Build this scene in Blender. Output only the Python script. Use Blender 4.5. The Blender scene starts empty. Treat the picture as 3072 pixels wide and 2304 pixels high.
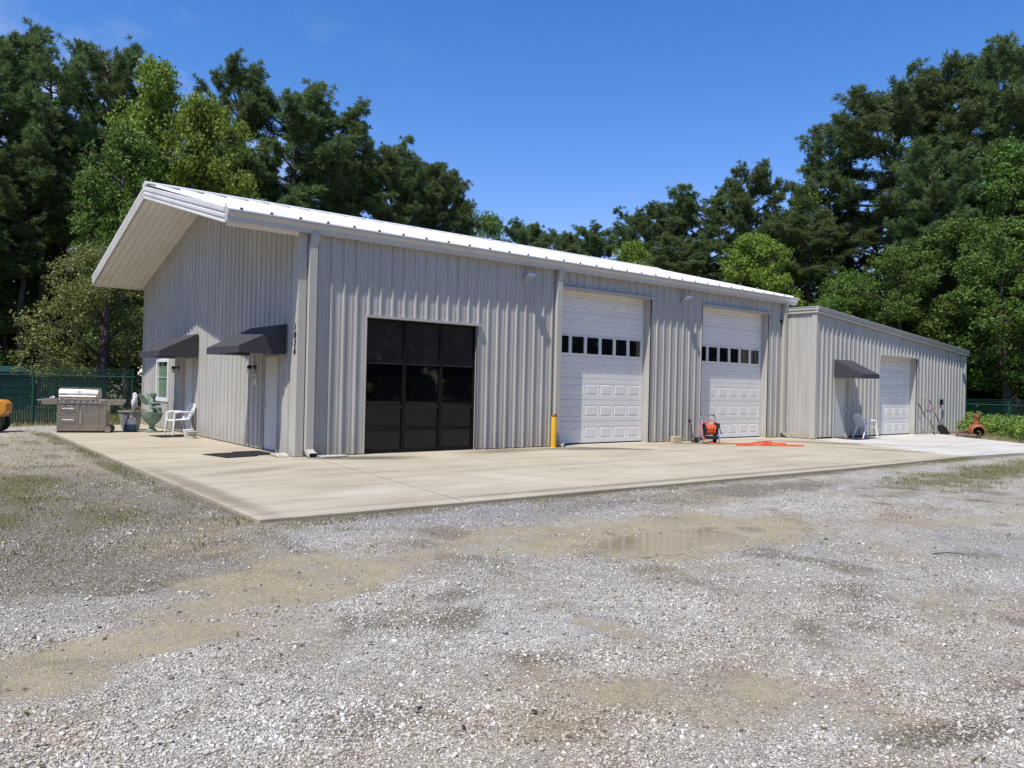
import bpy, math, random
import numpy as np
from mathutils import Vector, Matrix
S = bpy.context.scene
COL = S.collection
R_ = math.radians

# ------------------------------------------------------------------ camera, sky, sun, exposure
cam_d = bpy.data.cameras.new("camera"); cam = bpy.data.objects.new("camera", cam_d); COL.objects.link(cam)
CR = Vector((0.78378418, -0.62061231, 0.02286295)); CU = Vector((-0.01923266, 0.0125403, 0.99973639)); CF = Vector((0.62073542, 0.78401728, 0.00210714))
CP = Vector((-6.6111, -15.7063, 1.6245))
cam.matrix_world = Matrix(((CR.x, CU.x, -CF.x, CP.x), (CR.y, CU.y, -CF.y, CP.y), (CR.z, CU.z, -CF.z, CP.z), (0, 0, 0, 1)))
cam_d.sensor_width = 36.0; cam_d.lens = 27.136; cam_d.clip_end = 3000
S.camera = cam
SUND = Vector((1.57, 0.55, -3.2)).normalized()           # direction the light travels
SUN_EL = math.asin(-SUND.z); SUN_AZ = math.atan2(-SUND.x, -SUND.y)   # azimuth of the sun, from +Y towards +X
W = bpy.data.worlds.new("World"); S.world = W; W.use_nodes = True
nt = W.node_tree; nt.nodes.clear()
wo = nt.nodes.new("ShaderNodeOutputWorld"); bg = nt.nodes.new("ShaderNodeBackground"); sky = nt.nodes.new("ShaderNodeTexSky")
sky.sky_type = 'NISHITA'; sky.sun_disc = False; sky.sun_elevation = SUN_EL; sky.sun_rotation = SUN_AZ
sky.air_density = 1.0; sky.dust_density = 0.05; sky.ozone_density = 5.0; sky.altitude = 0
bg.inputs['Strength'].default_value = 0.115
# thin wisps of cloud, low down
tc = nt.nodes.new("ShaderNodeTexCoord"); mp = nt.nodes.new("ShaderNodeMapping"); mp.inputs['Scale'].default_value = (3.2, 3.2, 7)
nz = nt.nodes.new("ShaderNodeTexNoise"); nz.inputs['Scale'].default_value = 1.6; nz.inputs['Detail'].default_value = 7; nz.inputs['Roughness'].default_value = .62
rp = nt.nodes.new("ShaderNodeValToRGB"); rp.color_ramp.elements[0].position = .47; rp.color_ramp.elements[1].position = .76
sx = nt.nodes.new("ShaderNodeSeparateXYZ")
mr = nt.nodes.new("ShaderNodeMapRange"); mr.inputs[1].default_value = .45; mr.inputs[2].default_value = .2; mr.inputs[3].default_value = 0; mr.inputs[4].default_value = .75
mrx = nt.nodes.new("ShaderNodeMapRange"); mrx.inputs[1].default_value = .5; mrx.inputs[2].default_value = .25
ml = nt.nodes.new("ShaderNodeMath"); ml.operation = 'MULTIPLY'; ml2 = nt.nodes.new("ShaderNodeMath"); ml2.operation = 'MULTIPLY'
mx = nt.nodes.new("ShaderNodeMixRGB"); mx.inputs[2].default_value = (7.0, 7.3, 7.8, 1)
hs = nt.nodes.new("ShaderNodeHueSaturation"); hs.inputs['Saturation'].default_value = 1.3; hs.inputs['Value'].default_value = 1.19
L = nt.links.new
L(tc.outputs['Generated'], mp.inputs[0]); L(mp.outputs[0], nz.inputs['Vector']); L(nz.outputs['Fac'], rp.inputs[0])
L(tc.outputs['Generated'], sx.inputs[0]); L(sx.outputs['Z'], mr.inputs[0]); L(sx.outputs['X'], mrx.inputs[0])
L(rp.outputs[0], ml.inputs[0]); L(mr.outputs[0], ml.inputs[1]); L(ml.outputs[0], ml2.inputs[0]); L(mrx.outputs[0], ml2.inputs[1])
tn = nt.nodes.new("ShaderNodeMixRGB"); tn.blend_type = 'MULTIPLY'; tn.inputs[0].default_value = 1; tn.inputs[2].default_value = (1.92, 1.19, 1.26, 1)
mrt = nt.nodes.new("ShaderNodeMapRange"); mrt.inputs[1].default_value = .01; mrt.inputs[2].default_value = .16; mrt.inputs[3].default_value = .25
L(sx.outputs['Z'], mrt.inputs[0]); L(mrt.outputs[0], tn.inputs[0]); L(sky.outputs[0], hs.inputs['Color']); L(hs.outputs[0], tn.inputs[1]); L(tn.outputs[0], mx.inputs[1]); L(ml2.outputs[0], mx.inputs[0]); L(mx.outputs[0], bg.inputs[0]); L(bg.outputs[0], wo.inputs[0])
sun_d = bpy.data.lights.new("sun", 'SUN'); sun_d.energy = 5.0; sun_d.angle = R_(.5); sun_d.color = (1, .945, .855)
sun = bpy.data.objects.new("sun", sun_d); COL.objects.link(sun); sun.rotation_euler = SUND.to_track_quat('-Z', 'Y').to_euler()
S.view_settings.view_transform = 'Standard'; S.view_settings.look = 'None'; S.view_settings.exposure = .12; S.view_settings.gamma = 1
S.render.engine = 'CYCLES'; S.cycles.max_bounces = 6; S.cycles.transparent_max_bounces = 4; S.cycles.use_denoising = True
S.cycles.caustics_reflective = False; S.cycles.caustics_refractive = False

# ------------------------------------------------------------------ helpers
rnd = random.Random(7)
def _set(o, label=None, cat=None, group=None, kind=None):
    if label: o['label'] = label
    if cat: o['category'] = cat
    if group: o['group'] = group
    if kind: o['kind'] = kind
    return o
def empty(name, loc=(0, 0, 0), rz=0, label=None, cat=None, group=None):
    o = bpy.data.objects.new(name, None); COL.objects.link(o); o.location = loc; o.rotation_euler = (0, 0, rz); o.empty_display_size = .2
    return _set(o, label, cat, group)
class MB:
    def __init__(s): s.v = []; s.f = []
    def add(s, vs, fs):
        n = len(s.v); s.v += [tuple(p) for p in vs]; s.f += [tuple(i + n for i in f) for f in fs]; return s
    def quad(s, a, b, c, d): return s.add((a, b, c, d), ((0, 1, 2, 3),))
    def box(s, x0, x1, y0, y1, z0, z1):
        return s.add([(x0, y0, z0), (x1, y0, z0), (x1, y1, z0), (x0, y1, z0), (x0, y0, z1), (x1, y0, z1), (x1, y1, z1), (x0, y1, z1)],
                     [(0, 3, 2, 1), (4, 5, 6, 7), (0, 1, 5, 4), (1, 2, 6, 5), (2, 3, 7, 6), (3, 0, 4, 7)])
    def prism(s, poly, fn, a, b):
        """poly: 2-D points; fn(p, t) -> 3-D; caps at t=a and t=b"""
        n = len(poly); vs = [fn(p, a) for p in poly] + [fn(p, b) for p in poly]
        fs = [tuple(range(n))[::-1], tuple(range(n, 2 * n))] + [(i, (i + 1) % n, n + (i + 1) % n, n + i) for i in range(n)]
        return s.add(vs, fs)
    def tube(s, pts, r, n=8, cap=True):
        pts = [Vector(p) for p in pts]; m = len(pts)
        rs = r if isinstance(r, (list, tuple)) else [r] * m
        t0 = (pts[1] - pts[0]).normalized(); ref = Vector((0, 0, 1)) if abs(t0.z) < .9 else Vector((1, 0, 0))
        u = t0.cross(ref).normalized(); vs = []
        for i, p in enumerate(pts):
            t = (pts[min(i + 1, m - 1)] - pts[max(i - 1, 0)]).normalized()
            u = (u - t * u.dot(t)).normalized(); w = t.cross(u)
            for k in range(n):
                a = 2 * math.pi * k / n; vs.append(p + (u * math.cos(a) + w * math.sin(a)) * rs[i])
        fs = [(i * n + k, i * n + (k + 1) % n, (i + 1) * n + (k + 1) % n, (i + 1) * n + k) for i in range(m - 1) for k in range(n)]
        if cap: fs += [tuple(range(n))[::-1], tuple(range((m - 1) * n, m * n))]
        return s.add(vs, fs)
    def cyl(s, a, b, r0, r1=None, n=16): return s.tube([a, b], [r0, r0 if r1 is None else r1], n)
    def lathe(s, prof, c=(0, 0, 0), n=24, wob=None):
        vs = []
        for r, z in prof:
            for k in range(n):
                a = 2 * math.pi * k / n; q = r * (1 + (wob(a, z) if wob else 0)); vs.append((c[0] + q * math.cos(a), c[1] + q * math.sin(a), c[2] + z))
        m = len(prof)
        fs = [(i * n + k, i * n + (k + 1) % n, (i + 1) * n + (k + 1) % n, (i + 1) * n + k) for i in range(m - 1) for k in range(n)]
        fs += [tuple(range(n))[::-1], tuple(range((m - 1) * n, m * n))]
        return s.add(vs, fs)
    def ball(s, c, r, n=12, sc=(1, 1, 1)):
        m = n // 2; prof = [(math.sin(math.pi * i / m), -math.cos(math.pi * i / m)) for i in range(m + 1)]
        k0 = len(s.v); s.lathe([(max(p[0], .01) * r, p[1] * r) for p in prof], (0, 0, 0), n)
        for i in range(k0, len(s.v)):
            x, y, z = s.v[i]; s.v[i] = (c[0] + x * sc[0], c[1] + y * sc[1], c[2] + z * sc[2])
        return s
    def build(s, name, mat, parent=None, smooth=False, bevel=0, seg=2, loc=None):
        me = bpy.data.meshes.new(name); me.from_pydata(s.v, [], s.f); me.update()
        if isinstance(mat, (list, tuple)):
            for q in mat: me.materials.append(q)
        else: me.materials.append(mat)
        o = bpy.data.objects.new(name, me); COL.objects.link(o)
        if loc is not None: o.location = loc
        if smooth:
            me.polygons.foreach_set('use_smooth', [True] * len(me.polygons))
            if smooth != 'all': me.set_sharp_from_angle(angle=R_(38))
        if bevel:
            b = o.modifiers.new("bevel", 'BEVEL'); b.width = bevel; b.segments = seg; b.limit_method = 'ANGLE'; b.angle_limit = R_(30)
        if parent is not None: o.parent = parent
        return o
def npmesh(name, v, f, mat, parent=None, smooth=False):
    """v (N,3) array, f (M,k) array"""
    me = bpy.data.meshes.new(name); v = np.asarray(v, np.float32); f = np.asarray(f, np.int32); k = f.shape[1]
    me.vertices.add(len(v)); me.vertices.foreach_set('co', v.ravel()); me.loops.add(f.size); me.loops.foreach_set('vertex_index', f.ravel())
    me.polygons.add(len(f)); me.polygons.foreach_set('loop_start', np.arange(0, f.size, k, dtype=np.int32)); me.polygons.foreach_set('loop_total', np.full(len(f), k, np.int32))
    if smooth: me.polygons.foreach_set('use_smooth', np.ones(len(f), bool))
    me.update(calc_edges=True); me.validate(); me.materials.append(mat)
    o = bpy.data.objects.new(name, me); COL.objects.link(o)
    if parent is not None: o.parent = parent
    return o

# value noise for placing patches and bumps
def vnoise(x, y, seed=0):
    xi = np.floor(x).astype(np.int64); yi = np.floor(y).astype(np.int64); fx = x - xi; fy = y - yi
    fx = fx * fx * (3 - 2 * fx); fy = fy * fy * (3 - 2 * fy)
    def h(a, b):
        n = (a * 374761393 + b * 668265263 + seed * 974711) & 0xffffffff
        n = ((n ^ (n >> 13)) * 1274126177) & 0xffffffff
        return ((n ^ (n >> 16)) & 0xffff) / 65535.
    return (h(xi, yi) * (1 - fx) + h(xi + 1, yi) * fx) * (1 - fy) + (h(xi, yi + 1) * (1 - fx) + h(xi + 1, yi + 1) * fx) * fy
def fbm(x, y, seed=0, o=4):
    t = 0; a = .5
    for i in range(o): t = t + a * vnoise(x * 2 ** i, y * 2 ** i, seed + i); a *= .5
    return t / (1 - .5 ** o)

# ------------------------------------------------------------------ materials
def mat(name, col, rough=.5, metal=0, spec=.5, var=0, vscale=4, bump=0, bscale=40, coat=0, stretch=None):
    m = bpy.data.materials.new(name); m.use_nodes = True; n = m.node_tree.nodes; l = m.node_tree.links.new; p = n['Principled BSDF']
    p.inputs['Base Color'].default_value = (*col, 1); p.inputs['Roughness'].default_value = rough; p.inputs['Metallic'].default_value = metal
    p.inputs['Specular IOR Level'].default_value = spec; p.inputs['Coat Weight'].default_value = coat
    if var or bump:
        t = n.new("ShaderNodeTexCoord"); mpn = n.new("ShaderNodeMapping"); l(t.outputs['Object'], mpn.inputs[0])
        if stretch: mpn.inputs['Scale'].default_value = stretch
    if var:
        z = n.new("ShaderNodeTexNoise"); z.inputs['Scale'].default_value = vscale; z.inputs['Detail'].default_value = 6; z.inputs['Roughness'].default_value = .65
        l(mpn.outputs[0], z.inputs['Vector']); r = n.new("ShaderNodeMapRange"); r.inputs[1].default_value = .3; r.inputs[2].default_value = .7; r.inputs[3].default_value = 1 - var; r.inputs[4].default_value = 1 + var
        l(z.outputs['Fac'], r.inputs[0]); h = n.new("ShaderNodeVectorMath"); h.operation = 'SCALE'; h.inputs[0].default_value = col; l(r.outputs[0], h.inputs['Scale']); l(h.outputs[0], p.inputs['Base Color'])
        r2 = n.new("ShaderNodeMapRange"); r2.inputs[1].default_value = .3; r2.inputs[2].default_value = .7; r2.inputs[3].default_value = max(rough - .08, .02); r2.inputs[4].default_value = min(rough + .08, 1); l(z.outputs['Fac'], r2.inputs[0]); l(r2.outputs[0], p.inputs['Roughness'])
    if bump:
        z2 = n.new("ShaderNodeTexNoise"); z2.inputs['Scale'].default_value = bscale; z2.inputs['Detail'].default_value = 4; l(mpn.outputs[0], z2.inputs['Vector'])
        b = n.new("ShaderNodeBump"); b.inputs['Strength'].default_value = bump; b.inputs['Distance'].default_value = .01; l(z2.outputs['Fac'], b.inputs['Height']); l(b.outputs[0], p.inputs['Normal'])
    return m
def leafmat(name, c0, c1, trans=.3, rough=.45, spec=.4):
    m = bpy.data.materials.new(name); m.use_nodes = True; n = m.node_tree.nodes; l = m.node_tree.links.new; p = n['Principled BSDF']; out = n['Material Output']
    g = n.new("ShaderNodeNewGeometry"); oi = n.new("ShaderNodeObjectInfo"); r = n.new("ShaderNodeValToRGB")
    r.color_ramp.elements[0].color = (*c0, 1); r.color_ramp.elements[1].color = (*c1, 1)
    l(g.outputs['Random Per Island'], r.inputs[0])
    hv = n.new("ShaderNodeHueSaturation"); mr_ = n.new("ShaderNodeMapRange"); mr_.inputs[3].default_value = .88; mr_.inputs[4].default_value = 1.22
    l(oi.outputs['Random'], mr_.inputs[0]); l(mr_.outputs[0], hv.inputs['Value']); l(r.outputs[0], hv.inputs['Color'])
    mh = n.new("ShaderNodeMapRange"); mh.inputs[3].default_value = .497; mh.inputs[4].default_value = .522; l(oi.outputs['Random'], mh.inputs[0]); l(mh.outputs[0], hv.inputs['Hue'])
    l(hv.outputs[0], p.inputs['Base Color']); p.inputs['Roughness'].default_value = rough; p.inputs['Specular IOR Level'].default_value = spec
    t = n.new("ShaderNodeBsdfTranslucent"); l(hv.outputs[0], t.inputs[0]); x = n.new("ShaderNodeMixShader"); x.inputs[0].default_value = trans
    l(p.outputs[0], x.inputs[1]); l(t.outputs[0], x.inputs[2]); l(x.outputs[0], out.inputs[0]); return m
M = {}
M['siding'] = mat('siding', (.456, .446, .414), .42, 0, .45, .05, .6, .03, 6, stretch=(1, 1, .25))
def grime(m_, z1=.55, k=.30):
    n_ = m_.node_tree.nodes; l_ = m_.node_tree.links.new; p_ = n_['Principled BSDF']; src = p_.inputs['Base Color'].links[0].from_socket
    t_ = n_.new("ShaderNodeTexCoord"); mp_ = n_.new("ShaderNodeMapping"); mp_.inputs['Scale'].default_value = (9, 9, .5); l_(t_.outputs['Object'], mp_.inputs[0])
    a_ = n_.new("ShaderNodeTexNoise"); a_.inputs['Scale'].default_value = 1.0; a_.inputs['Detail'].default_value = 4; l_(mp_.outputs[0], a_.inputs['Vector'])
    r_ = n_.new("ShaderNodeMapRange"); r_.inputs[1].default_value = .35; r_.inputs[2].default_value = .65; r_.inputs[3].default_value = .90; r_.inputs[4].default_value = 1.06; l_(a_.outputs['Fac'], r_.inputs[0])
    v_ = n_.new("ShaderNodeVectorMath"); v_.operation = 'SCALE'; l_(src, v_.inputs[0]); l_(r_.outputs[0], v_.inputs['Scale'])
    s_ = n_.new("ShaderNodeSeparateXYZ"); l_(t_.outputs['Object'], s_.inputs[0]); b_ = n_.new("ShaderNodeTexNoise"); b_.inputs['Scale'].default_value = 3.5; b_.inputs['Detail'].default_value = 7; l_(t_.outputs['Object'], b_.inputs['Vector'])
    q_ = n_.new("ShaderNodeMath"); q_.operation = 'MULTIPLY_ADD'; l_(b_.outputs['Fac'], q_.inputs[0]); q_.inputs[1].default_value = -.8; l_(s_.outputs['Z'], q_.inputs[2])
    w_ = n_.new("ShaderNodeMapRange"); w_.inputs[1].default_value = -.38; w_.inputs[2].default_value = z1 - .45; w_.inputs[3].default_value = k; w_.inputs[4].default_value = 0; l_(q_.outputs[0], w_.inputs[0])
    x_ = n_.new("ShaderNodeMixRGB"); x_.inputs[2].default_value = (.30, .25, .18, 1); l_(w_.outputs[0], x_.inputs[0]); l_(v_.outputs[0], x_.inputs[1]); l_(x_.outputs[0], p_.inputs['Base Color'])
grime(M['siding'])
M['trim'] = mat('trim', (.472, .455, .41), .42, 0, .45, .04, 1)
M['white_trim'] = mat('white_trim', (.76, .75, .73), .35, 0, .5, .04, 1)
M['roofing'] = mat('roofing', (.70, .69, .67), .42, 0, .5, .06, .8)
M['soffit'] = mat('soffit', (.82, .785, .72), .45, 0, .4, .05, 1)
M['gutter'] = mat('gutter', (.54, .535, .50), .4, 0, .5, .05, 1.5)
M['door_white'] = mat('door_white', (.80, .785, .75), .4, 0, .45, .03, 1.5)
M['door_grey'] = mat('door_grey', (.61, .60, .58), .4, 0, .4, .03, 1.5)
M['black_frame'] = mat('black_frame', (.008, .008, .009), .45, 0, .2)
M['mouth_shade'] = mat('mouth_shade', (.003, .003, .003), .95, 0, .05)
M['dark_alum'] = mat('dark_aluminium', (.09, .09, .095), .35, .6)
M['dark_glass'] = mat('dark_glass', (.004, .004, .005), .03, 0, .36)
M['shade_glass'] = mat('shade_glass', (.030, .029, .028), .2, 0, .12, .25, 5)
M['pane_glass'] = mat('pane_glass', (.008, .009, .01), .02, 0, .6)
M['rubber'] = mat('rubber', (.015, .015, .015), .8)
M['awning'] = mat('awning_fabric', (.058, .056, .066), .8, 0, .2, .08, 3, .15, 300)
M['black'] = mat('black_metal', (.012, .012, .012), .4)
M['blackplastic'] = mat('black_plastic', (.02, .02, .022), .45, 0, .5, .1, 8)
M['steel'] = mat('stainless', (.46, .415, .35), .4, 1, .5, .1, 2.5, .04, 30, stretch=(1, 1, 12))
M['chrome'] = mat('chrome', (.85, .83, .79), .3, 1)
M['alum'] = mat('aluminium', (.75, .75, .76), .3, 1)
M['plastic_white'] = mat('white_plastic', (.80, .80, .80), .38, 0, .5, .03, 4)
M['clear'] = mat('lamp_glass', (.6, .6, .58), .08, 0, .8)
M['verdigris'] = mat('verdigris', (.20, .27, .21), .7, 0, .3, .35, 9, .4, 25)
M['yellow'] = mat('yellow_paint', (.80, .47, .03), .42, 0, .5, .08, 4)
M['orange'] = mat('orange_hose', (.72, .11, .03), .45, 0, .5, .08, 10)
M['orange_paint'] = mat('orange_paint', (.62, .27, .03), .45, 0, .5, .1, 3)
M['mat'] = mat('mat_rubber', (.022, .021, .022), .85, 0, .2, .2, 20, .3, 120)
M['terracotta'] = mat('terracotta', (.27, .088, .034), .6, 0, .4, .4, 5, .3, 15)
M['rim_clay'] = mat('rim_clay', (.5, .2, .05), .6, 0, .4, .3, 8)
M['fence'] = mat('fence_green', (.011, .078, .052), .45, 0, .5, .1, 3)
M['slats'] = mat('fence_slats', (.008, .042, .040), .5, 0, .4, .2, 5)
M['wire'] = mat('fence_wire', (.03, .12, .085), .45, .2)
M['grey_tub'] = mat('grey_tub', (.30, .31, .30), .55, 0, .4, .08, 5)
M['tankblue'] = mat('tank_blue', (.10, .16, .23), .45, 0, .5, .1, 5)
M['stone'] = mat('pale_stone', (.46, .44, .38), .85, 0, .3, .2, 9, .5, 30)
M['brick'] = mat('tan_brick', (.50, .42, .28), .85, 0, .3, .15, 12, .4, 40)
M['log'] = mat('log_bark', (.17, .12, .085), .9, 0, .2, .5, 9, .8, 18)
M['plank'] = mat('plank_wood', (.27, .23, .16), .85, 0, .2, .3, 6, .4, 20, stretch=(1, 8, 1))
M['bark'] = mat('bark', (.095, .075, .06), .95, 0, .2, .45, 5, .6, 6, stretch=(1, 1, .25))
M['red'] = mat('red_grip', (.6, .06, .05), .5)
M['bird'] = mat('bird_white', (.72, .70, .72), .6, 0, .3, .15, 14)
M['shed'] = mat('shed_teal', (.012, .05, .05), .6, 0, .3, .2, 2)
M['pine'] = leafmat('pine_needles', (.074, .116, .040), (.185, .240, .085), .36, .55, .25)
M['decid'] = leafmat('broad_leaves', (.068, .122, .022), (.175, .250, .052), .36, .55, .25)
M['decid2'] = leafmat('bright_leaves', (.135, .200, .026), (.290, .360, .062), .4, .55, .25)
M['olive'] = leafmat('olive_leaves', (.125, .135, .032), (.265, .270, .078), .3, .5, .35)
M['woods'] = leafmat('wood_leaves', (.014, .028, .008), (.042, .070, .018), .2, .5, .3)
M['weed'] = leafmat('weed_leaves', (.11, .18, .03), (.27, .36, .07), .3, .5, .3)
M['grass'] = leafmat('grass_blades', (.19, .18, .06), (.38, .33, .16), .3, .6, .2)

# ------------------------------------------------------------------ ground masks and heights
PAT = {
 'mudA': (-3.93, -9.46, 1.03, 0.21, -0.03, 0.71), 'mudB': (-5.39, -10.40, 0.61, -0.04, -0.07, 0.28), 'mudC': (0.58, -9.89, 1.76, -0.67, 1.3, 0.75),
 'pud': (0.22, -10.06, 1.16, -0.26, 0.6, 0.36), 'mudD': (-2.77, -13.20, 0.16, -0.19, 0.16, 0.10), 'mudE': (-3.44, -12.78, 0.28, -0.16, 0.14, 0.13),
 'mudF': (-5.94, -10.90, 0.26, 0.06, -0.01, 0.31), 'mudG': (-2.72, -11.98, 0.09, -0.31, 0.13, 0.15), 'darkL': (-4.65, -6.41, 1.23, 0.11, 0.14, 1.92),
 'darkL2': (-5.33, -8.44, 0.77, -0.22, -0.02, 0.86), 'edgeL': (-3.35, -1.41, 0.02, -6.15, 0.35, 2.5), 'dryL': (-4.27, 1.71, 1.8, 0.14, 0.84, 7.5),
 'weedL': (-5.30, -2.48, 0.47, 0.00, 0.23, 2.43), 'weedL2': (-4.71, -5.53, 0.34, -0.02, 0.14, 0.76), 'weedR': (12.28, -8.96, 4.20, -0.08, 2.6, 0.85),
 'whiteF': (-0.09, -7.34, 3.37, -0.47, 0.80, 1.09), 'brownR': (-2.48, -14.08, 0.39, -0.18, 0.15, 0.06), 'brownC': (-4.81, -12.22, 0.25, -0.11, 0.11, 0.22),
 'fresh': (1.5, -11.8, 4.6, -2.9, .9, 1.25), 'brownS': (4.2, -7.95, 3.6, -.25, .1, .55), 'mudH': (-1.2, -8.9, .9, -.1, .1, .35)}
def patch(k, x, y, soft=.35, wob=.55, seed=3):
    cx, cy, ax, ay, bx, by = PAT[k]; det = ax * by - ay * bx; dx, dy = x - cx, y - cy
    u = (dx * by - dy * bx) / det; v = (ax * dy - ay * dx) / det
    r = np.sqrt(u * u + v * v) + wob * (fbm(x * 2.3, y * 2.3, seed) - .5) * 2 * .8
    return np.clip((1 - r) / soft + .5, 0, 1)
def masks(x, y):
    x = np.asarray(x, float); y = np.asarray(y, float)
    mud = np.maximum.reduce([patch('mudA', x, y), patch('mudB', x, y), patch('mudC', x, y), patch('pud', x, y), patch('mudD', x, y), .65 * patch('mudE', x, y), patch('mudF', x, y), .6 * patch('mudG', x, y), .7 * patch('mudH', x, y)])
    nearm = np.clip((fbm(x * .9 + 5, y * .9, 21) - .58) * 5, 0, 1) * .45 * (np.hypot(x + 6.6, y + 15.7) < 14)
    trk = np.full(x.shape, 9.)
    TP = [(-8, -11.6), (-6.4, -10.85), (-5.2, -10.2), (-3.9, -9.5), (-2.4, -9.15), (-1.0, -9.4), (.8, -10.1), (3, -10.9), (6, -11.6)]
    for (xa, ya), (xb, yb) in zip(TP[:-1], TP[1:]):
        q = np.clip(((x - xa) * (xb - xa) + (y - ya) * (yb - ya)) / ((xb - xa) ** 2 + (yb - ya) ** 2), 0, 1); trk = np.minimum(trk, np.hypot(x - xa - q * (xb - xa), y - ya - q * (yb - ya)))
    trk = np.clip(1.15 - trk / .55 + (fbm(x * 1.6 - y * .6, y * 2.4, 91) - .5) * 1.6, 0, 1)
    mud = np.maximum(np.maximum(mud * (.55 + .45 * np.clip((fbm(x * 3.1 - y, y * 3.4 + x * .5, 92) - .3) * 4, 0, 1)), nearm), .55 * trk * np.clip((fbm(x * .9 + y * .4, y * 2.0, 97) - .28) * 3.5, 0, 1))
    edge = np.clip(1.2 - np.minimum(np.where((y > -7.0) & (y < 10.5), np.abs(x + 3.33), 9), np.where((x > -3.4) & (x < 19), np.abs(y + 6.98 + .01 * x), 9)) / (.16 + .55 * np.clip(fbm(x * .9, y * .9, 95) - .3, 0, 1)), 0, 1)  # dark strip beside the slab: moss plus its edge shadow, painted as colour
    dark = np.maximum.reduce([.85 * edge, .85 * np.clip((-3.2 - x) / .8, 0, 1) * np.clip((y + 10.5) / 2.5, 0, 1) * np.clip((1.5 - y) / 4, 0, 1), .95 * patch('darkL', x, y, .7, .9), .8 * patch('darkL2', x, y, .7, .9), .9 * patch('edgeL', x, y, .6), .9 * patch('brownR', x, y), .7 * patch('brownC', x, y, .6), .75 * patch('brownS', x, y, .7)])
    dark = np.maximum(dark, .75 * np.clip((fbm(x * 1.7, y * 1.7 + 9, 33) - .585) * 6, 0, 1))
    pale = np.maximum(patch('dryL', x, y, .6), np.clip((-7.5 - x) / 2, 0, 1) * (y > -6))
    grass = np.maximum.reduce([.66 * patch('weedL', x, y, .9, 1.2), .5 * patch('weedL2', x, y, .9, 1.2), .66 * patch('weedR', x, y, .9, 1.1)])
    grass = np.maximum(grass, np.clip((y - 14.2) / .6, 0, 1)); grass = np.maximum(grass, np.clip((x - 29.5) / 2, 0, 1))
    white = np.maximum(patch('whiteF', x, y, .6), .6 * patch('fresh', x, y, .8, .7) * np.clip((fbm(x * .8, y * .8, 99) - .25) * 3, 0, 1))
    return mud, dark, pale, grass, white
def gh(x, y):
    x = np.asarray(x, float); y = np.asarray(y, float)
    z = -.05 + .05 * (fbm(x * .5, y * .5, 40) - .5) + .030 * (fbm(x * 2.2, y * 2.2, 41) - .5) + .012 * (fbm(x * 9, y * 9, 44, 3) - .5)
    z = z - .028 * patch('mudA', x, y, .8) - .02 * patch('mudB', x, y, .8) - .02 * patch('mudC', x, y, 1.0) - .035 * patch('pud', x, y, .9)
    near = (x > -3.7) & (x < 30) & (y > -7.5) & (y < 13.5)
    return np.where(near, np.minimum(z, -.045), z)
def axis(a, b, lo, hi, d, g=1.13, dmax=30):
    xs = list(np.arange(a, b, d)); s = d; t = xs[-1]
    while t < hi: s = min(s * g, dmax); t += s; xs.append(t)
    s = d; t = xs[0]; pre = []
    while t > lo: s = min(s * g, dmax); t -= s; pre.append(t)
    return np.array(pre[::-1] + xs)
gx = axis(-8.5, 5.5, -420, 520, .055, 1.06); gy = axis(-15.2, -5.0, -420, 520, .055, 1.06)
GX, GY = np.meshgrid(gx, gy); gz = gh(GX, GY); nx, ny = len(gx), len(gy)
far = np.hypot(GX - 5, GY) > 60; gz = np.where(far, -.06, gz)
idx = np.arange(nx * ny).reshape(ny, nx)
gf = np.stack([idx[:-1, :-1], idx[:-1, 1:], idx[1:, 1:], idx[1:, :-1]], -1).reshape(-1, 4)
m = bpy.data.materials.new('ground'); m.use_nodes = True; n = m.node_tree.nodes; l = m.node_tree.links.new; p = n['Principled BSDF']
p.inputs['Specular IOR Level'].default_value = .25
t = n.new("ShaderNodeTexCoord")
def tex_noise(sc, det=5, ro=.6, vec=None):
    z = n.new("ShaderNodeTexNoise"); z.inputs['Scale'].default_value = sc; z.inputs['Detail'].default_value = det; z.inputs['Roughness'].default_value = ro; l((vec or t.outputs['Object']), z.inputs['Vector']); return z.outputs['Fac']
def ramp(fac, *els):
    r = n.new("ShaderNodeValToRGB"); e = r.color_ramp.elements
    while len(e) < len(els): e.new(.5)
    for q, (pos, c) in zip(e, els): q.position = pos; q.color = (*c, 1) if len(c) == 3 else c
    l(fac, r.inputs[0]); return r.outputs[0]
def mixc(f, a, b, mode='MIX'):
    x = n.new("ShaderNodeMixRGB"); x.blend_type = mode
    for s_, v_ in ((0, f), (1, a), (2, b)):
        if isinstance(v_, (int, float)): x.inputs[s_].default_value = v_
        elif isinstance(v_, tuple): x.inputs[s_].default_value = (*v_, 1)
        else: l(v_, x.inputs[s_])
    return x.outputs[0]
def attr(nm):
    a = n.new("ShaderNodeAttribute"); a.attribute_name = nm; return a.outputs['Fac']
def vor(sc, feat='F1'):
    # jitter the lookup a little so that stones are not round
    v = n.new("ShaderNodeTexVoronoi"); v.feature = feat; v.inputs['Scale'].default_value = sc; l(t.outputs['Object'], v.inputs['Vector']); return v
v1 = vor(46); v2 = vor(95); v1e = vor(46, 'DISTANCE_TO_EDGE'); v2e = vor(95, 'DISTANCE_TO_EDGE')
sep1 = n.new("ShaderNodeSeparateColor"); l(v1.outputs['Color'], sep1.inputs[0]); sep2 = n.new("ShaderNodeSeparateColor"); l(v2.outputs['Color'], sep2.inputs[0])
st1 = ramp(sep1.outputs[0], (0, (.24, .235, .22)), (.25, (.50, .50, .485)), (.75, (.64, .635, .62)), (1, (.80, .79, .77)))
st2 = ramp(sep2.outputs[0], (0, (.30, .29, .275)), (.5, (.54, .54, .53)), (1, (.74, .735, .72)))
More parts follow.
